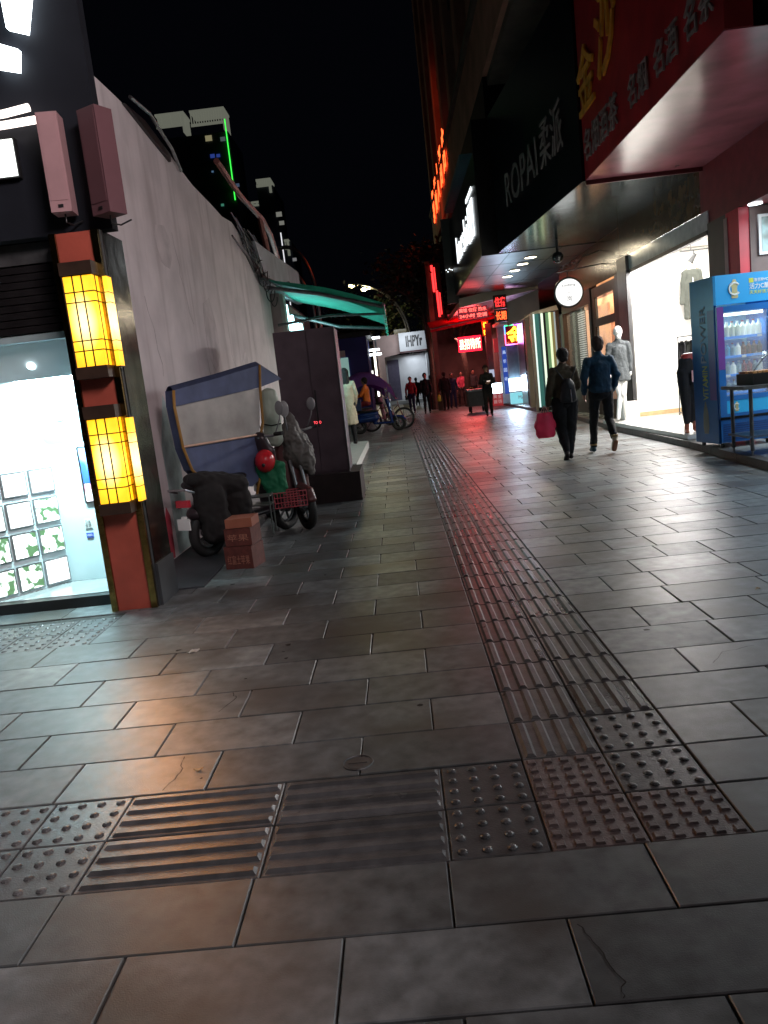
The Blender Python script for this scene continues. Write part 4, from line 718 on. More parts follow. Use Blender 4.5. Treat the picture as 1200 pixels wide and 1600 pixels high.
# ------------------------------------------------------------------ black shop with ROPAI sign
PA=V(3.12,12.45,0);PB=V(2.64,18.6,0);pd=(PB-PA).normalized()
rp=thing('black_sign_shop','long black glossy shop sign with thin silver letters above the street','sign',(3.0,15,4.06))
bm=NB(); n_=V(pd.y,-pd.x,0)
def onp(u,z,o=0): p=PA+pd*u-n_*o; return (p.x,p.y,z)
Lp=(PB-PA).length
hexa(bm,[onp(.05,4.07),onp(Lp,4.07),onp(Lp,4.07,-.2),onp(.05,4.07,-.2),onp(.05,7.0),onp(Lp,7.0),onp(Lp,7.0,-.2),onp(.05,7.0,-.2)]); obj('sign_board',bm,M('black sign face',(.012,.012,.014),.3,var=.4,scale=2,bump=.1,bscale=3),rp)
bm=NB(); pts=[(3.12,12.5,4.06),(4.9,12.5,4.06),(4.9,18.7,4.06),(2.64,18.6,4.06)]; extr(bm,pts,(0,0,.008)); obj('soffit',bm,M('dark mirror soffit',(.10,.13,.13),.14,metal=.6,var=.3,scale=3,bump=.3,bscale=2.2),rp)
obj('sign_lettering',textbm('ROPAI',onp(4.93,4.78,.012),-pd,UP,2.55,.66,.015,0),greyd,rp)
obj('sign_lettering',textbm('柔派',onp(2.15,4.78,.012),-pd,UP,1.35,.78,.015,0),greyd,rp)
# krashi block
kb=thing('white_letter_sign','projecting black sign block with glowing white letters beyond the silver lettered one','sign',(2.4,22,4.06))
bx('sign_board',(2.27,18.75,4.08),(2.7,26.9,6.35),M('black sign face',(0,0,0)),kb); bx('soffit',(2.27,18.75,4.06),(4.9,26.9,4.072),M('dim soffit panels',(.09,.08,.09),.32,var=.5,scale=1.2,bump=.15,bscale=2),kb)
bm=NB()
for y in (20.5,22.5,24.5): box(bm,(2.3,y,4.056),(4.88,y+.03,4.0595))
for x in (2.9,4.1): box(bm,(x,18.8,4.0555),(x+.03,26.85,4.0592))
obj('soffit_seams',bm,black,kb)
bx('end_face',(2.26,18.70,4.05),(4.9,18.748,7.0),black,kb)
text('glowing_letters','korshi',(2.26,24.8,4.78),UR,UP,3.5,.75,EM('sign white',(.9,.97,1),2.2),kb,.015,-.004); text('glowing_letters','丽',(2.26,21.05,4.70),UR,UP,1.45,1.1,EM('sign white',(0,0,0),1),kb,.015,-.004)
bx('blue_lit_ledge',(2.28,21.9,7.0),(2.62,28.4,7.15),M('blue grey ledge',(.16,.26,.32),.5),kb); bx('upper_board',(2.62,18.8,6.4),(3.3,28.5,7.9),dark,kb)
for k,(x,y) in enumerate(((3.56,19.78),(3.53,20.8),(3.5,21.95),(3.46,23.1))):
    d=thing('downlight',['nearest of the four warm round downlights in the dark soffit','second nearest warm downlight in the dark soffit','third nearest warm downlight in the dark soffit','farthest of the four warm downlights in the dark soffit'][k],'downlight',(x,y,4.05),0,'warm downlights in the dark soffit'); bm=NB(); ring(bm,(0,0,0),(0,0,1),.15,.016,24,6); obj('rim',bm,steel,d,world=False); bm=NB(); tube(bm,[(0,0,.005),(0,0,-.012)],.135,24); obj('diffuser',bm,e_warm,d,world=False)
    lamp('glow',(x,y,4.0),16,(1,.85,.6),.22,parent=d,kind='AREA')
cm=thing('dome_camera','dark dome camera hanging from the soffit near the round sign','camera',(3.75,17.6,4.06)); bm=NB(); tube(bm,[(0,0,0),(0,0,-.3)],.03); tube(bm,[(0,0,-.28),(0,0,-.36)],[.08,.13],16); obj('mount',bm,black,cm,world=False); bm=NB(); ell(bm,(0,0,-.38),.12); obj('dome',bm,blackg,cm,world=False,smooth=True)
# ------------------------------------------------------------------ cafe
cf=thing('cafe_front','dark wooden cafe front with warm lit window and panelled glass door','shop front',(4.9,19.5,0))
bx('upper_wall',(4.9,17.02,3.15),(5.1,23.0,4.05),brownp,cf); bx('window_base',(4.88,19.75,.09),(5.05,23.0,.8),brown,cf); bx('window_head',(4.9,19.75,2.8),(5.05,23.0,3.149),brown,cf)
bx('corner_post',(4.85,22.7,.801),(5.05,23.05,2.8),brown,cf); bx('post',(4.86,19.55,.09),(5.04,19.75,3.149),black,cf); bx('post',(4.86,17.05,.09),(5.04,17.35,3.149),black,cf)
bm=NB()
for a,b in ((17.4,17.62),(19.28,19.5)): box(bm,(4.89,a,.09),(4.96,b,3.1))
for z0,z1 in ((.09,.5),(1.35,1.45),(2.2,2.38),(2.88,3.1)): box(bm,(4.892,17.62,z0),(4.955,19.28,z1))
obj('door_frame',bm,brown,cf); bx('door_glass',(4.92,17.63,.5),(4.93,19.27,2.88),glass,cf)
bx('window_glow_panel',(5.36,19.8,.82),(5.40,22.69,2.78),photo_mat('warm cafe glow',(.90,.50,.26),(.55,.26,.14),(.80,.46,.28),1.3,.85),cf)  # added glowing panel stands in for the warm lit room
warm=photo_mat('lit cafe decor',(.95,.55,.28),(.25,.12,.06),(.80,.50,.28),1.1,.85)  # decor pattern with the room's warm light put in as emission
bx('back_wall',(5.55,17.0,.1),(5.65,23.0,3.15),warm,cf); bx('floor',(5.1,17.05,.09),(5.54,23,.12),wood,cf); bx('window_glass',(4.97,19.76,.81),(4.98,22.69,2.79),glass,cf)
bx('window_ledge_decor',(5.05,19.8,.8),(5.5,22.6,1.0),photo_mat('flowers',(.8,.1,.2),(.2,.15,.08),(.6,.4,.3),6,.4),cf)
bm=NB()
for k in range(30): box(bm,(5.05,21.0+.012*(k%3),1.0+.058*k),(5.07,21.75,1.03+.058*k))
obj('striped_hanging',bm,EM('striped paper',(.6,.62,.6),.35,(.6,.6,.6)),cf); bx('hanging_back',(5.08,21.0,.98),(5.09,21.75,2.74),M('grey backing',(.12,.12,.12),.6),cf)
lamp('cafe_light',(5.5,20.3,3.0),60,(1,.70,.42),.8,4.5,(0,0,0),cf)
rs=thing('round_sign','round white glowing sign hanging from an iron bracket outside the cafe','sign',(4.13,18.5,3.0))
bm=NB(); tube(bm,[(4.13,18.44,3.0),(4.13,18.56,3.0)],.30,48); obj('lit_disc',bm,EM('round sign white',(1,1,.98),1.15),rs); bm=NB(); ring(bm,(4.13,18.5,3.0),(0,1,0),.315,.03,48,8); obj('rim',bm,black,rs,smooth=True)
text('lettering','Lanfeng',(3.98,18.435,3.12),(1,0,0),UP,.30,.07,steeld,rs,.002); text('lettering','一',(4.09,18.435,2.99),(1,0,0),UP,.08,.008,greyd,rs,.002); text('lettering','岚',(4.07,18.435,2.80),(1,0,0),UP,.12,.12,greyd,rs,.002)
bm=NB(); tube(bm,[(3.9,18.5,3.46),(4.9,18.5,3.55)],.015); tube(bm,[(4.13,18.5,3.32),(4.13,18.5,3.48)],.01); tube(bm,[(4.3,18.5,3.5),(4.5,18.5,3.75),(4.9,18.5,3.85)],.012)
for k in range(4): ring(bm,(4.05+.1*k,18.5,3.56+.03*k),(0,1,0),.045,.008,14,5)
obj('bracket',bm,steeld,rs)
# ------------------------------------------------------------------ mirrored booth, cream canopy, gold shop
mb=thing('mirrored_booth','narrow booth of vertical mirror and coloured glass strips left of the cafe window','booth',(4.6,24,.09))
cols=[((.8,1,.95),1.0),((.05,.20,.18),.5),((.03,.10,.10),.4),((.85,1,.8),1.0),((.01,.01,.015),0),((.2,.4,.2),.5),((.8,.95,.6),1.0),((.35,.3,.12),.4),((.4,.5,.5),.6)]
x=4.24
for k,(c,s_) in enumerate(cols):
    w=(.05,.12,.06,.07,.07,.09,.07,.08,.05)[k]; bx('glass_strip',(x,23.95-.003*k,.22),(x+w-.004,24.0,2.98),EM('strip %d'%k,c,s_,tuple(q*.5 for q in c)),mb); x+=w
bx('side_post',(4.14,23.93,.1),(4.236,24.05,3.0),M('grey booth post',(.3,.28,.25),.4),mb); bx('end_post',(4.905,23.9,.1),(5.0,24.05,3.0),brown,mb); bx('base',(4.2,23.93,.1),(4.93,24.05,.2),black,mb)
bm=NB(); extr(bm,[(3.72,25.6,2.72),(4.25,24.0,3.05),(4.93,23.85,3.16),(5.0,23.88,3.02),(4.93,23.9,3.02),(4.22,24.05,2.98)],(0,.25,0)); obj('curved_canopy',bm,cream,mb)
cc=thing('cream_canopy','wide cream box canopy over the gold shop with grey glossy underside','canopy',(3.7,27,3.9))
hx=lambda y0,y1,z0l,z0r,z1l,z1r,x0,x1:[(x0,y0,z0l),(x1,y0,z0r),(x1,y1,z0r),(x0,y1,z0l),(x0,y0,z1l),(x1,y0,z1r),(x1,y1,z1r),(x0,y1,z1l)]
bm=NB(); hexa(bm,hx(27,27.3,3.68,4.0,3.97,4.31,2.38,5.03)); obj('front_edge',bm,cream,cc,bev=.01)
bm=NB(); hexa(bm,hx(27.31,34,3.70,4.0,3.9,4.2,2.4,5.02)); obj('underside',bm,M('grey lilac soffit',(.40,.36,.38),.25,var=.1,scale=2),cc)
bm=NB(); hexa(bm,hx(27.05,27.25,2.9,3.25,3.67,3.99,3.95,5.03)); obj('side_panel',bm,M('grey lilac soffit',(0,0,0)),cc)
gs=thing('gold_shop','jewellery shop with neon gold character, blue strip sign and glowing display cases','shop',(4.6,31,.09))
bx('cream_pillar',(4.5,27.02,.09),(4.80,27.3,3.2),cream,gs); bx('dark_post',(4.82,29.5,.09),(4.98,30.9,3.1),M('maroon post',(.10,.03,.03),.3),gs)
bx('back_wall',(4.36,33.2,.1),(7,33.3,3.5),M('gold shop wall',(.4,.45,.5),.4),gs); bx('roof',(4.2,31.0,3.25),(7,33.2,3.35),M('gold shop wall',(0,0,0)),gs)
nz=bx('neon_board',(4.33,30.95,2.38),(5.12,31.0,3.17),M('deep red board',(.35,.01,.03),.3),gs)
text('neon_character','金',(4.42,30.94,2.44),(1,0,0),UP,.62,.66,e_yel,gs,.02,.02)
for pts,mt in (([(4.36,2.41),(4.36,2.8)],e_pink),([(4.36,2.8),(4.36,3.14)],e_blu),([(4.36,3.14),(4.7,3.14)],e_gr2),([(4.7,3.14),(5.09,3.14)],e_pur),([(5.09,3.14),(5.09,2.8)],e_gr2),([(5.09,2.8),(5.09,2.41)],e_pur),([(5.09,2.41),(4.7,2.41)],e_pink),([(4.7,2.41),(4.36,2.41)],e_pur)):
    bm=NB(); tube(bm,[(p[0],30.93,p[1]) for p in pts],.02,8); obj('neon_tube',bm,mt,gs)
bx('blue_strip_sign',(4.17,30.9,.55),(4.35,30.94,2.36),e_blin,gs); 
for k,ch in enumerate('高价回收'): text('lettering',ch,(4.20,30.895,2.08-.34*k),(1,0,0),UP,.12,.14,EM('pale lettering',(.6,.75,1),1.2),gs,.003)
bx('door_glass',(4.4,31.0,1.1),(4.8,31.02,2.37),M('blue grey glass wall',(.25,.35,.45),.1),gs)
bx('display_case',(4.36,30.8,.62),(5.03,31.1,1.12),e_mall,gs,bev=.01); bx('case_base',(4.38,30.8,.13),(5.0,31.1,.56),EM('teal case base',(.25,.7,.8),1.0),gs); text('lettering','MA',(4.66,30.79,.30),(1,0,0),UP,.24,.14,M('pink lettering',(.4,.15,.2),.5),gs,.003)
bx('display_case',(3.72,31.4,.60),(4.14,31.9,1.0),e_mall,gs,bev=.01); bx('case_base',(3.72,31.42,.1),(4.14,31.9,.59),e_rlb,gs)
for k,ch in enumerate('黄金首饰'): text('lettering',ch,(3.76+.18*(k%2),31.41,.40-.2*(k//2)),(1,0,0),UP,.15,.15,EM('pale pink lettering',(1,.6,.6),.5),gs,.003)
bx('white_notice',(3.75,31.95,1.25),(3.95,31.97,1.55),EM('paper glow',(.7,.75,1),.6),gs); bx('red_side_board',(4.02,31.95,2.2),(4.2,31.99,2.75),e_rlb,gs)
# led boards, guesthouse
gh=thing('guesthouse','guesthouse doorway glowing red under LED boards and a red awning','guesthouse',(4,34,0))
bx('doorway_post',(3.95,33.8,0),(4.2,34.2,3.5),M('red lit post',(.10,.03,.03),.5),gh); bx('back_wall',(2.2,40,0),(6,40.2,4),facaded,gh); bx('side_wall',(4.6,34.2,0),(4.8,40,3.6),facaded,gh)
def led(name,x0,x1,y,z0,z1,rows_,mt,board=M('led board black',(.03,.004,.006),.3)):
    b=bx(name,(x0,y,z0),(x1,y+.08,z1),board,gh); n=len(rows_); h=(z1-z0)/n
    for i,(s_,m_) in enumerate(rows_): text('led_text',s_,(x0+.04,y-.005,z1-h*(i+1)+h*.15),(1,0,0),UP,(x1-x0)-.08,h*.7,m_,b,.01,.01)
    return b
led('guesthouse_board',2.78,3.76,33.9,2.42,3.05,[('县招待所',EM('led hot',(1,.40,.22),9))],None,EM('led board red',(1,.01,.03),3.5))
led('vertical_board',3.84,4.10,33.85,2.98,3.6,[('住',e_yel),('宿',e_yel)],None,M('led board orange',(.6,.15,.01),.4))
led('reflection_board',2.30,3.30,27.02,3.28,3.66,[('宾馆 住宿 热水',EM('reflected led red',(1,.10,.08),4)),('24小时 空调',EM('reflected led red',(0,0,0),1))],None,EM('dim reflection board',(.5,.02,.06),.35))  # glowing board stands in for red letters reflected in the glossy soffit
led('small_board',3.50,3.93,26.9,3.48,3.93,[('住宿',e_red)],None); led('small_board',3.50,3.93,26.9,3.05,3.46,[('长期',e_ry)],None)
lamp('red_awning_light',(3.2,33.0,3.2),110,(1,.06,.06),1.2,.8,(math.radians(175),0,0),gh)
lamp('doorway_fill',(3.2,37.2,3.2),130,(1,.30,.28),.8,.8,(0,0,0),gh)  # added fill without a fixture, brightens the far figures and back wall
lamp('red_sign_light',(3.27,33.8,2.75),38,(1,.03,.05),.95,.6,(math.radians(-80),0,0),gh)
lamp('case_light',(4.6,30.75,.9),50,(.55,.78,1),.7,.6,(math.radians(-90),0,0),gs)
lamp('neon_light',(4.7,30.85,2.8),16,(.8,.45,1),.8,.8,(math.radians(-75),0,0),gs)
ra=thing('red_awning','red canvas awning glowing over the guesthouse doorway','awning',(2.9,33,3.4)); bm=NB(); grid(bm,lambda u,v:V(1.55+2.6*u,32.0+2.6*v-.4*(1-u),3.38+.28*u+.45*v),12,6,.008); obj('canvas',bm,canvr,ra); bm=NB(); grid(bm,lambda u,v:V(1.55+2.6*u,31.99-.4*(1-u),3.37+.28*u-.12*v),24,2,.006); obj('valance',bm,canvr,ra); bm=NB(); tube(bm,[(1.55,31.6,3.37),(4.1,32,3.65)],.025); obj('bar',bm,steel,ra)
bx('pale_top',(2.5,34.65,3.95),(4.1,34.75,4.1),M('pink top board',(.5,.3,.4),.5),ra)
# cart
ct=thing('street_cart','low dark street cart standing beside the man with the phone','cart',(2.9,30,0)); bx('body',(2.62,29.6,.25),(3.3,30.6,.80),M('cart grey',(.08,.08,.09),.5),ct,bev=.02); bx('tray',(2.60,29.58,.81),(3.32,30.62,.88),M('cart tray',(.35,.42,.48),.35),ct)
for x in (2.7,3.22):
    for y in (29.75,30.45): bm=NB(); ring(bm,(x,y,.13),(1,0,0),.10,.03,20,6); tube(bm,[(x-.02,y,.13),(x+.02,y,.13)],.09,12); obj('wheel',bm,rubber,ct)
bm=NB(); tube(bm,[(2.62,30,.85),(2.5,29.9,.95)],.015); obj('handle',bm,steel,ct)
tag(obj('yellow_cloth',(lambda b:(grid(b,lambda u,v:V(2.66+.28*u,29.7+.3*v,.90+.05*math.sin(u*5)+.04*u),6,6,.02),b)[-1])(NB()),yellow),'crumpled yellow cloth lying on the street cart','cloth')
# ------------------------------------------------------------------ upper building
ub=thing('upper_building','tall dark brown building with cornices rising above the right hand shops','building',(6,25,4))
bx('wall',(3.55,5,4.3),(14,44,9.0),facaded,ub); bx('tower_wall',(3.05,5,9.05),(14,44,34),facaded,ub); bx('band',(2.62,5,7.9),(3.5,41,9.35),facade,ub,bev=.03)
bx('band_lip',(2.52,5,9.36),(3.04,41.1,9.55),facaded,ub); bx('band_lip',(2.72,5,7.7),(3.54,41,7.88),facaded,ub); bx('ledge',(3.2,5,7.05),(3.54,18.5,7.3),facaded,ub)
y=7
while y<44: bx('pilaster',(2.72,y,9.56),(3.04,y+.9,34),facade,ub); y+=3.4
for z in (13,17,21,25,29): bx('string_course',(2.90,5,z),(3.04,44,z+.35),facaded,ub)
y=8.4
while y<43:
    for z in (10.3,14.2,18.2,22.2): bx('window',(3.02,y,z),(3.045,y+1.5,z+1.9),glassd,ub)
    y+=3.4
for k,ch in enumerate('聚福大酒店'): text('neon_character',ch,(2.56,38.2-k*2.0,8.50+.06*k),UR,UP,1.05,1.4,e_ry,ub,.02,.0)
lamp('neon_glow',(2.1,33.8,9.2),16,(1,.10,.02),9,1.2,(0,math.radians(-90),math.radians(0)),ub)
bp=thing('brown_sign_panel','brown unlit sign panel with tiny white fairy lights beyond the white letter sign','sign',(2.2,27.3,4)); bx('panel',(2.02,27.2,3.85),(2.42,27.35,6.6),M('brown grey panel',(.09,.07,.06),.5,var=.3,scale=2),bp)
for k in range(7): bm=NB(); ell(bm,(2.06+.05*k,27.17,4.98+R.uniform(-.09,.03)),.012,6,5); obj('fairy_light',bm,e_white,bp)
vs=thing('vertical_neon_sign','grey column with two glowing red vertical neon tubes','sign',(2.0,36,0)); bx('column',(1.80,36,0),(2.02,36.4,6.6),M('olive grey column',(.16,.15,.11),.7,var=.3,scale=2),vs)
for x,z0,z1 in ((2.10,5.25,6.4),(2.24,4.15,5.3)):
    bm=NB(); tube(bm,[(x,35.95,z0),(x-.02,35.95,z1)],.05,10); tube(bm,[(x+.1,35.95,z0+.1),(x+.09,35.95,z1-.1)],.03,10); obj('neon_tube',bm,e_red,vs)
bx('backing',(2.04,36.02,4.0),(2.45,36.1,6.5),black,vs)
# ------------------------------------------------------------------ far left: shop, kiosk, lamps, towers, trees
pb2=thing('blue_shop','dark blue walled shop with a pale teal window behind the parked scooters','shop',(-2.5,34,0))
bx('wall',(-6,34,0),(-1.1,38,3.55),blueb,pb2); bx('roof_edge',(-6,33.8,3.56),(-.9,38,3.75),black,pb2); bx('window',(-2.95,33.94,1.3),(-1.95,33.99,2.75),e_teal,pb2); bx('white_lintel',(-3,33.92,2.78),(-2.05,33.985,3.05),white,pb2)
bx('shop_wall',(-6,23,0),(-2.4,33.9,3.2),dark,pb2)
ld=thing('led_bars','short white horizontal light bars beside the blue shop','light',(-1,37,3))
for x0,x1,z in ((-.95,-.55,3.62),(-1.1,-.62,3.08),(-1.1,-.55,2.87)): 
    bm=NB(); tube(bm,[(x0,37,z),(x1,37,z)],.05,8); obj('light_bar',bm,e_white,ld)
bx('bracket_post',(-.82,37.06,0),(-.74,37.14,3.7),steeld,ld); bx('small_lit_box',(-1.28,36.95,1.9),(-1.02,37.05,2.15),EM('small lit box',(1,1,.95),1.5),ld)
kk=thing('white_kiosk','white boxy kiosk with black sign letters and dark door at the end of the street','kiosk',(.3,57,0))
bm=NB(); extr(bm,[(-1.35,57,0),(-1.35,57,4.9),(.48,57,4.92),(.48,57,3.55),(-.66,57,3.4),(-.66,57,0)],(0,.3,0)); obj('side_front',bm,kioskp,kk)
bx('recess_wall',(-.66,58.4,.0),(2.6,58.6,3.5),kioskm,kk); bx('dark_door',(-.55,58.34,.25),(.30,58.39,3.2),M('slate door',(.10,.09,.14),.4),kk); bx('roof',(-1.35,57.31,4.6),(2.6,62,4.92),kioskm,kk)
bx('sign_box',(.48,56.4,3.65),(2.42,58.3,4.93),kioskm,kk,bev=.02); bx('red_soffit',(.5,56.42,3.58),(2.4,58.3,3.64),M('dark red edge',(0,0,0)),kk)
text('sign_lettering','IHPYr',(.95,56.38,3.95),(1,0,0),UP,1.15,.75,black,kk,.04,.03); bx('step',(-.2,56.8,0),(2.3,58.3,.22),white,kk); bx('flower_box',(.5,56.9,.23),(.95,57.2,.55),black,kk); bx('right_wall',(2.3,56.8,0),(2.6,62,4.6),kioskm,kk)
bx('led_strip',(-1.42,56.9,.35),(-1.30,56.98,3.9),EM('kiosk led',(1,.95,.85),5),kk); bx('roof_box',(.2,58.5,4.93),(1.1,59.5,5.35),kioskm,kk)
lamp('kiosk_light',(1.4,57.6,3.4),25,(.85,.92,1),1.2,.8,(0,0,0),kk); lamp('sign_fill_light',(.8,54.5,4.6),50,(.85,.92,1),1.5,.5,(math.radians(72),0,0),kk)  # second lamp is an added fill for the kiosk front, no fixture
def street_lamp(label,base,arcs,lit):
    s=thing('street_lamp',label,'street lamp',base,0,'curved street lamps')
    bm=NB()
    for pts in arcs: tube(bm,pts,.07,8)
    obj('mast',bm,steel,s,smooth=True)
    for pts in arcs:
        p=pts[-1]; bm=NB(); box(bm,(p[0]-.35,p[1]-.12,p[2]-.05),(p[0]+.1,p[1]+.12,p[2]+.05)); h=obj('lamp_head',bm,steeld,s,bev=.02)
        if lit:
            bm=NB(); ell(bm,(p[0]-.12,p[1]-.05,p[2]-.08),(.22,.16,.13),14,8); obj('lamp_glow',bm,e_lamp,h,smooth=True)
            lamp('lamp_light',(p[0]-.12,p[1],p[2]-.35),500,(1,.82,.4),.3,parent=s,kind='POINT')
def arc(x0,x1,y,z0,z1,zt): # bends over to the left
    pts=[(x0,y,0),(x0,y,z0)]
    for k in range(1,11):
        a=k/10*math.pi/2; pts.append((x0-(x0-x1)*(1-math.cos(a)),y,z0+(zt-z0)*math.sin(a)))
    return pts
street_lamp('double armed curved street lamp with two glowing yellow heads over the white kiosk',(1.3,60,0),[arc(1.25,-2.45,60,4.6,0,9.05),arc(1.45,-1.55,60.2,4.4,0,8.72)],True)
street_lamp('unlit curved street lamp arching behind the pale parapet',(-2.6,30.5,0),[arc(-2.65,-3.6,30.5,4.8,0,6.9),arc(-2.85,-4.4,30.6,4.3,0,6.5)],False)
def tower(label,x0,x1,y,zt,crowns,lights,line=None,group='apartment towers far behind the wall'):
    t=thing('apartment_tower',label,'tower',((x0+x1)/2,y,0),0,group)
    bx('wall',(x0,y,0),(x1,y+18,zt),towerm,t)
    for k in range(int(zt/3.2)):
        if k%2==0: bx('floor_band',(x0-.2,y-.25,k*3.2+1),(x1+.2,y-.01,k*3.2+1.9),M('tower band',(.05,.055,.08),.8),t)
    for (a,b,z0,z1,n) in crowns:
        bm=NB(); box(bm,(a,y-.5,z1-.5),(b,y+6,z1)); box(bm,(a,y-.5,z0),(b,y-.2,z0+.6)); box(bm,(b-.6,y-.6,z0-1.5),(b,y+5,z1-.55))
        for k in range(n): x=a+(b-a)*(k+.2)/n; box(bm,(x,y-.45,z0+.65),(x+(b-a)/n*.42,y-.2,z1-.55))
        obj('lit_crown',bm,e_cap,t)
    for (x,z,c,w) in lights: bx('lit_window',(x,y-.35,z),(x+w,y-.27,z+w*.8),EM('win %s'%str(c),c,.2),t)
    if line: bm=NB(); tube(bm,[(line[0],y-.6,line[1]),(line[2],y-.6,line[3])],.13,6); obj('green_led_line',bm,e_grn,t)
tower('largest apartment tower with two floodlit crowns and a bright green light line',-51,-34,200,66,[(-51,-44,68.3,71.6,3),(-42.6,-34.2,67.8,71.5,14)],[(-39.6,64.2,(1,.9,.5),1.6),(-39,60.3,(.1,.2,1),1.1),(-37.5,60.3,(.1,.2,1),.9),(-39.2,57,(.3,.6,1),.5),(-36,63.8,(.3,.4,.4),1.2),(-38,49,(.2,.9,.6),.7),(-33.9,53,(.2,.3,.5),1),(-48,62,(.5,.45,.3),.6)],(-34.3,68.6,-34.35,50))
tower('slim dim apartment tower with a faint green dashed line',-37.5,-32.5,240,59,[(-36.8,-33.2,57.4,58.8,3)],[(-34,60-8,(.05,.8,.3),.5),(-34,48,(.05,.8,.3),.5),(-34,44,(.05,.8,.3),.5)])
tower('apartment tower with a small white lattice crown right of the green line',-28.8,-24.8,200,52.5,[(-28.8,-25.2,52.3,54.2,8)],[(-24.9,45,(.8,.8,.7),1.4),(-24.4,43,(.8,.8,.7),1.2)])
tower('farthest narrow apartment tower with a thin white light at its corner',-25.5,-22.6,205,40,[(-24.4,-23.2,38,40.5,2)],[(-22.8,35,(.8,.8,.8),1.0)])
bm=NB(); tube(bm,[(-23.6,196,14),(-23.9,196,40.5)],.14,6); wl_=thing('light_mast','thin bright white vertical light mast in front of the far towers','mast',(-23.7,196,0)); obj('tube_light',bm,EM('mast white',(.9,.9,.95),1.0),wl_)
def tree(label,x,y,h,r,seed,trunk_r=.16):
    t=thing('street_tree',label,'tree',(x,y,0),0,'street trees'); rr=random.Random(seed); bm=NB()
    tube(bm,[(x,y,0),(x+.05,y,h*.3),(x-.1,y,h*.62),(x+.05,y,h*.8)],[trunk_r*1.2,trunk_r,trunk_r*.8,trunk_r*.4],10)
    for k in range(7):
        a=rr.uniform(0,6.28); b=h*rr.uniform(.5,.75); tube(bm,[(x,y,b),(x+math.cos(a)*r*.4,y+math.sin(a)*r*.4,b+r*.4),(x+math.cos(a)*r*.8,y+math.sin(a)*r*.8,b+r*.65)],[trunk_r*.45,trunk_r*.3,.02],6)
    obj('trunk',bm,bark,t); bm=NB()
    for c in range(46):
        cx,cy,cz=[rr.gauss(0,.48)*r for _ in range(3)]; cz=cz*.62+h*.84
        for k in range(46):
            p=V(x+cx+rr.gauss(0,.20)*r*.8,y+cy+rr.gauss(0,.2)*r*.8,cz+rr.gauss(0,.15)*r*.8); d=V(rr.gauss(0,1),rr.gauss(0,1),rr.gauss(0,.6)).normalized()*.13; e=d.cross(V(rr.gauss(0,1),rr.gauss(0,1),rr.gauss(0,1))).normalized()*.07
            face(bm,[p-d,p+e,p+d,p-e])
    obj('crown',bm,leaf,t)
tree('dark street tree with slim trunk left of the red awning',1.75,38,7.6,2.1,1); tree('dark street tree just behind the grey neon column',2.35,41,7.0,1.9,2); tree('tree with brown trunk inside the red lit doorway zone',3.3,37.5,5.2,1.1,3,.14); tree('leafy tree behind the roof of the white kiosk',-.6,66,8.2,3.0,4,.2)
tree('small tree above the blue shop roof',-2.0,48,6.4,2.0,5)
# ground rises to dark far buildings
fb=thing('far_building','dark unlit building closing the end of the street','building',(6,72,0)); bx('wall',(2.8,66,0),(20,72,9),facaded,fb)
for k in range(5): bx('window',(3.4+2.4*k,65.93,5.5),(4.6+2.4*k,65.99,7),glassd,fb)
fb2=thing('far_building','low dark building left of the street end behind the kiosk','building',(-8,80,0)); bx('wall',(-22,78,0),(-.5,86,5.5),facaded,fb2)
# ------------------------------------------------------------------ parked motorcycle, bicycle, canopy scooter with rider
mo=scooter('motorcycle','dark blue delivery scooter with chrome trim parked beside the bicycle wheel',(-1.25,24.0,0),math.radians(-4),M('deep blue paint',(.01,.03,.14),.2),black)
mo['group']='scooters parked on the left'
bc=thing('bicycle','black bicycle with a thick front wheel beside the blue scooter','bicycle',(-.9,24.5,0),math.radians(-8))
for x in (0,1.03):
    bm=NB(); ring(bm,(x,0,.335),(0,1,0),.305,.03,40,8); w=obj('wheel',bm,rubber,bc,world=False,smooth=True); bm=NB(); ring(bm,(x,0,.335),(0,1,0),.27,.010,40,6); obj('rim',bm,steeld,w,world=False)
    bm=NB()
    for k in range(5): a=k*2*math.pi/5+.3; tube(bm,[(x,0,.335),(x+.27*math.cos(a),0,.335+.27*math.sin(a))],.012,5)
    tube(bm,[(x,-.05,.335),(x,.05,.335)],.05,12); obj('spokes',bm,steeld,w,world=False)
bm=NB(); tube(bm,[(0,0,.335),(.42,0,.32),(.32,0,.82)],.016); tube(bm,[(.35,0,.7),(.88,0,.76),(.42,0,.32)],.018); tube(bm,[(.86,0,.9),(.9,0,.7),(1.03,.06,.335)],.015); tube(bm,[(.9,0,.7),(1.03,-.06,.335)],.015); tube(bm,[(0,0,.335),(.33,0,.74)],.012); obj('frame',bm,M('maroon frame',(.14,.03,.03),.3),bc,world=False)
bm=NB(); tube(bm,[(.84,-.28,.98),(.86,0,.94),(.84,.28,.98)],.013); obj('handlebar',bm,black,bc,world=False); bm=NB(); ell(bm,(.3,0,.86),(.14,.07,.035)); obj('saddle',bm,black,bc,world=False,smooth=True)
s3=scooter('canopy_scooter','scooter under a rounded purple rain canopy behind the woman in the beige coat',(-1.5,27.2,0),math.radians(20),M('pink grey paint',(.5,.2,.3),.4),black)
pc=thing('rain_canopy','rounded purple rain canopy over the far scooter','canopy',(-1.5,27.2,0),math.radians(20))
bm=NB(); grid(bm,lambda u,v:V(-.5+1.85*u,-.45+.9*v,1.15+.78*math.sin(math.pi*(u*.86+.10))**.7-.45*(2*v-1)**2),18,8,.01); obj('cloth',bm,purple,pc,world=False,smooth=True)
bm=NB(); tube(bm,[(-.4,-.3,1.4),(-.2,-.2,.6)],.012); tube(bm,[(1.25,-.3,1.45),(1.0,-.2,.9)],.012); obj('struts',bm,steel,pc,world=False)
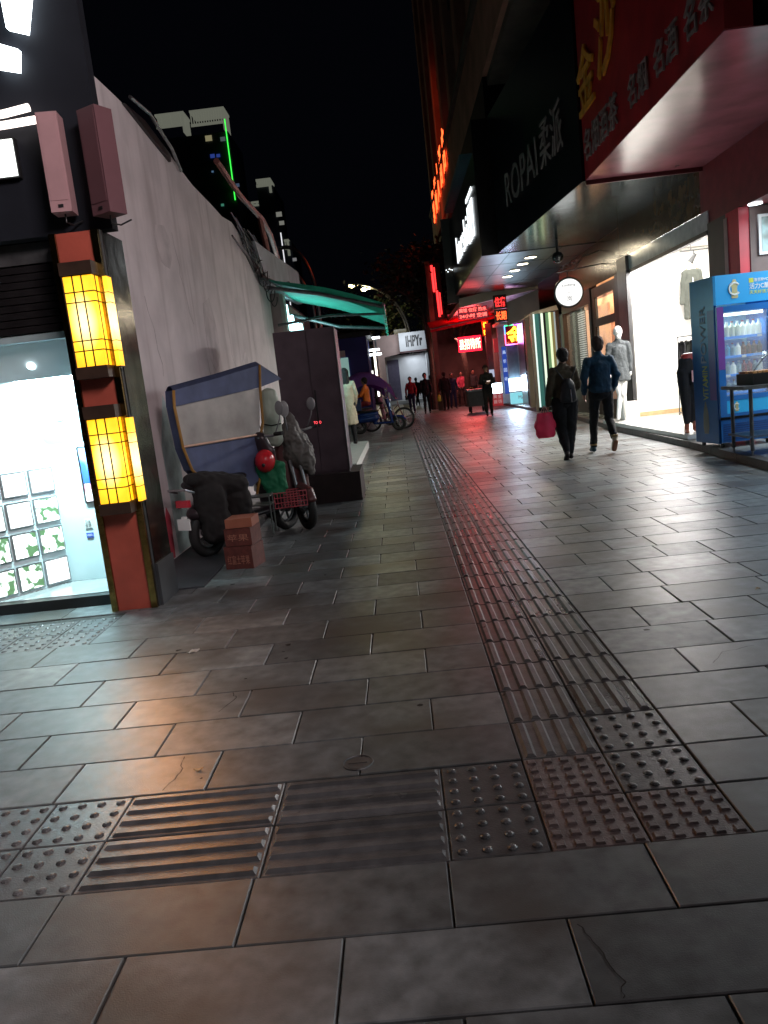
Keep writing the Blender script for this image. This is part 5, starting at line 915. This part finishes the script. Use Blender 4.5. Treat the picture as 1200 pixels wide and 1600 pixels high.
bl=thing('delivery_box','blue box on the back of the parked scooter','box',(-1.28,23.9,.70)); bm=NB(); box(bm,(-.17,-.16,.012),(.14,.16,.34)); obj('box',bm,blued,bl,world=False,bev=.02)
person('person in a bright orange vest sitting on the scooter under the purple canopy',(-1.02,25.6,.02),math.radians(75),1.68,top=orange,bottom=darkred,shoes=shoe,hairm=hair,legL=((-.12,.42,.80),(-.14,.5,.38)),legR=((.12,.42,.80),(.14,.5,.38)),armL=((-.26,.12,1.15),(-.20,.40,1.10)),armR=((.26,.12,1.15),(.20,.40,1.10)),fine=.014)
# ------------------------------------------------------------------ people
A0=dict(fine=.009)
p=person('woman walking away in an olive brown jacket and wide black trousers carrying a red bag',(2.40,11.5,0),math.radians(4),1.60,top=olive,bottom=blackc,shoes=shoe,hairm=hair,head=(.012,.01,0),bulk=1.12,skirt=.34,wide=1.02,
  legL=((-.06,.06,.48),(-.05,-.10,.12)),legR=((.07,.05,.48),(.03,.0,.08)),armL=((-.27,-.05,1.12),(-.30,.02,.88)),armR=((.27,.04,1.13),(.20,.24,1.0)),**A0)
blob('hair_bob',[((.012,-.03,1.545),(.082,.075,.07),(.012,-.055,1.45),(.07,.045,.035))],hair,p,.009,2,.01,22)
bp_=thing('backpack','small black drawstring backpack on the back of the woman in olive brown','backpack',(2.43,11.36,.88),math.radians(4))
blob('bag',[((0,0,.0),(.13,.06,.05),(0,0,.2),(.10,.06,.07)),((0,0,.2),(.10,.06,.07),(0,0,.27),(.06,.04,.03))],M('black nylon',(.01,.011,.014),.5,bump=.3),bp_,.009,3,.006,12)
for sd in (-1,1):
    bm=NB(); tube(bm,[(sd*.04,-.0,.26),(sd*.11,.015,.38),(sd*.15,.06,.46)],.010,6); obj('strap',bm,M('black nylon',(0,0,0)),bp_,world=False)
bm=NB(); tube(bm,[(.02,-.065,.14),(.025,-.07,-.04)],.006,6); obj('zip_pull',bm,steel,bp_,world=False)
rb=thing('shopping_bag','bright red shopping bag hanging from the left hand of the woman in olive brown','bag',(2.09,11.48,.36),math.radians(12))
bm=NB(); grid(bm,lambda u,v:V((.13+.03*v*(1-v)*4)*math.cos(2*math.pi*u)*(.72+.5*math.sin(math.pi*(.25+.6*v))**2*.6)+.012*math.sin(14*v+u*20),.075*math.sin(2*math.pi*u)*(1-.45*v)+.006*math.sin(u*31),.36*v-.0),28,12)
face(bm,[(.115*math.cos(2*math.pi*k/12),.07*math.sin(2*math.pi*k/12),.002) for k in range(12)]); obj('bag',bm,redbag,rb,world=False,smooth=True)
for dx in (-.05,.06):
    bm=NB(); tube(bm,[(dx-.03,0,.33),(.0,0,.47),(dx+.03,0,.33)],.005,6); obj('handle',bm,M('pale handle',(.7,.3,.3),.5),rb,world=False)
p=person('man walking away in a dark navy jacket beside the woman with the red bag',(3.02,11.87,0),math.radians(-3),1.72,top=navy,bottom=blackc,shoes=shoeb,hairm=hairb,bulk=1.07,wide=1.04,soleL=True,
  legL=((-.10,.12,.50),(-.13,.14,.085)),legR=((.10,.0,.50),(.12,-.20,.22)),armL=((-.28,-.05,1.13),(-.27,.05,.90)),armR=((.29,.02,1.13),(.24,.12,.92)),**A0)
for ob in [c for c in p.children if c.name.startswith('shoe')][1:]: ob.data.materials[0]=M('white grey trainer',(.45,.38,.28),.6)
bm=NB(); tube(bm,[(-.13,.13,.115),(-.13,.13,.14)],.052,14); tube(bm,[(.12,-.2,.25),(.12,-.2,.28)],.05,14); obj('sock_cuffs',bm,yels,p,world=False)
ph=person('man in a dark cap and black jacket looking down at his phone',(2.98,26.35,0),math.radians(176),1.68,top=blackc,bottom=blackc,shoes=shoe,cap_=M('dark cap',(.03,.015,.012),.7),head=(.01,.07,-.015),legL=((-.08,.05,.48),(-.09,-.02,.08)),legR=((.09,.12,.49),(.08,.20,.10)),armL=((-.27,.02,1.12),(-.10,.25,1.10)),armR=((.27,.02,1.12),(.06,.27,1.10)),fine=.013,hairm=hairb)
pn=thing('phone','small lit phone held by the man in the dark cap','phone',(3.0,26.02,1.14)); bm=NB(); box(bm,(-.055,-.02,0),(.055,.0,.028)); obj('body',bm,EM('phone glow',(1,.8,.7),1.2),pn,world=False)
person('woman in a long beige coat standing on the pale step by the metal cabinet',(-1.12,17.4,.15),math.radians(12),1.68,top=beige,bottom=blackc,shoes=shoe,hairm=hair,long_hair=True,coatlen=.38,armL=((-.24,.02,1.12),(-.22,.12,.92)),armR=((.24,.02,1.12),(.22,.12,.92)),legL=((-.07,.02,.47),(-.08,0,.08)),legR=((.07,.06,.47),(.10,.12,.08)),fine=.011)
far=[('bulky man in a black coat, biggest of the far group walking closer',1.22,34.1,178,1.72,blackc,blackc,hair,1.14),
('person in a red jacket and dark shirt at the left of the far group',.62,36.5,172,1.66,darkred,blued,hairb,1.0),
('person in black holding a yellow bag at the right of the far group',2.12,35.3,8,1.70,blackc,blackc,hair,1.06),
('person in a dark blue jacket close behind the one with the yellow bag',2.52,36.4,186,1.62,blued,blued,hair,1.0),
('dark figure half hidden behind the bulky man in black',1.65,38.2,10,1.64,blackc,darkred,hair,1.0)]
for k,(lb,x,y,a,h,t_,b_,hm_,bk) in enumerate(far):
    s=1 if k%2 else -1
    person(lb,(x,y,0),math.radians(a),h,top=t_,bottom=b_,shoes=shoe,hairm=hm_,bulk=bk,legL=((-.09,.10*s,.48),(-.10,.08*s,.08)),legR=((.09,.02,.48),(.10,-.12*s,.09)),armL=((-.27,-.05*s,1.12),(-.27,.06,.88)),armR=((.27,.03,1.12),(.27,.06*s,.88)),fine=.015,group='people walking in the far group')
for k,(lb,x,y,a,h,t_,b_) in enumerate((('small dark figure farthest away in front of the white kiosk',1.15,47,5,1.66,blackc,blackc),('figure in a pale top far behind the yellow bag',2.75,44,182,1.6,beige,blued),('figure in dark red far behind near the tree trunks',2.3,47.5,176,1.66,darkred,blackc))):
    person(lb,(x,y,0),math.radians(a),h,top=t_,bottom=b_,shoes=shoe,hairm=hair,fine=.018,group='people walking in the far group')
person('seated person in a pink jacket under the red lit guesthouse sign',(3.15,38.6,0),math.radians(170),1.66,top=M('pink jacket',(.55,.08,.15),.7),bottom=blackc,shoes=shoe,hairm=hair,legL=((-.12,.40,.62),(-.14,.42,.08)),legR=((.12,.40,.62),(.14,.42,.08)),armL=((-.26,.1,1.12),(-.12,.34,.95)),armR=((.26,.1,1.12),(.12,.34,.95)),fine=.015)
person('person in a dark grey coat beside the seated one in pink',(3.75,38.9,0),math.radians(185),1.70,top=coat,bottom=blackc,shoes=shoe,hairm=hair,fine=.015)
yb=thing('plastic_bag','small bright yellow plastic bag carried in the far group','bag',(1.83,35.35,.48)); blob('bag',[((0,0,0),(.10,.06,.06),(0,0,.2),(.07,.04,.05))],yelbag,yb,.012,2,.01,12); bm=NB(); tube(bm,[(-.03,0,.22),(0,0,.36),(.03,0,.22)],.006); obj('handle',bm,yelbag,yb,world=False)
bn=thing('wooden_bench','dark bench under the seated person in pink','bench',(3.15,38.75,0)); bm=NB(); box(bm,(-.5,-.2,.42),(.5,.2,.47)); obj('seat',bm,brown,bn,world=False)
for sx in (-.42,.42): bm=NB(); box(bm,(sx-.04,-.18,0),(sx+.04,.18,.419)); obj('leg',bm,brown,bn,world=False)
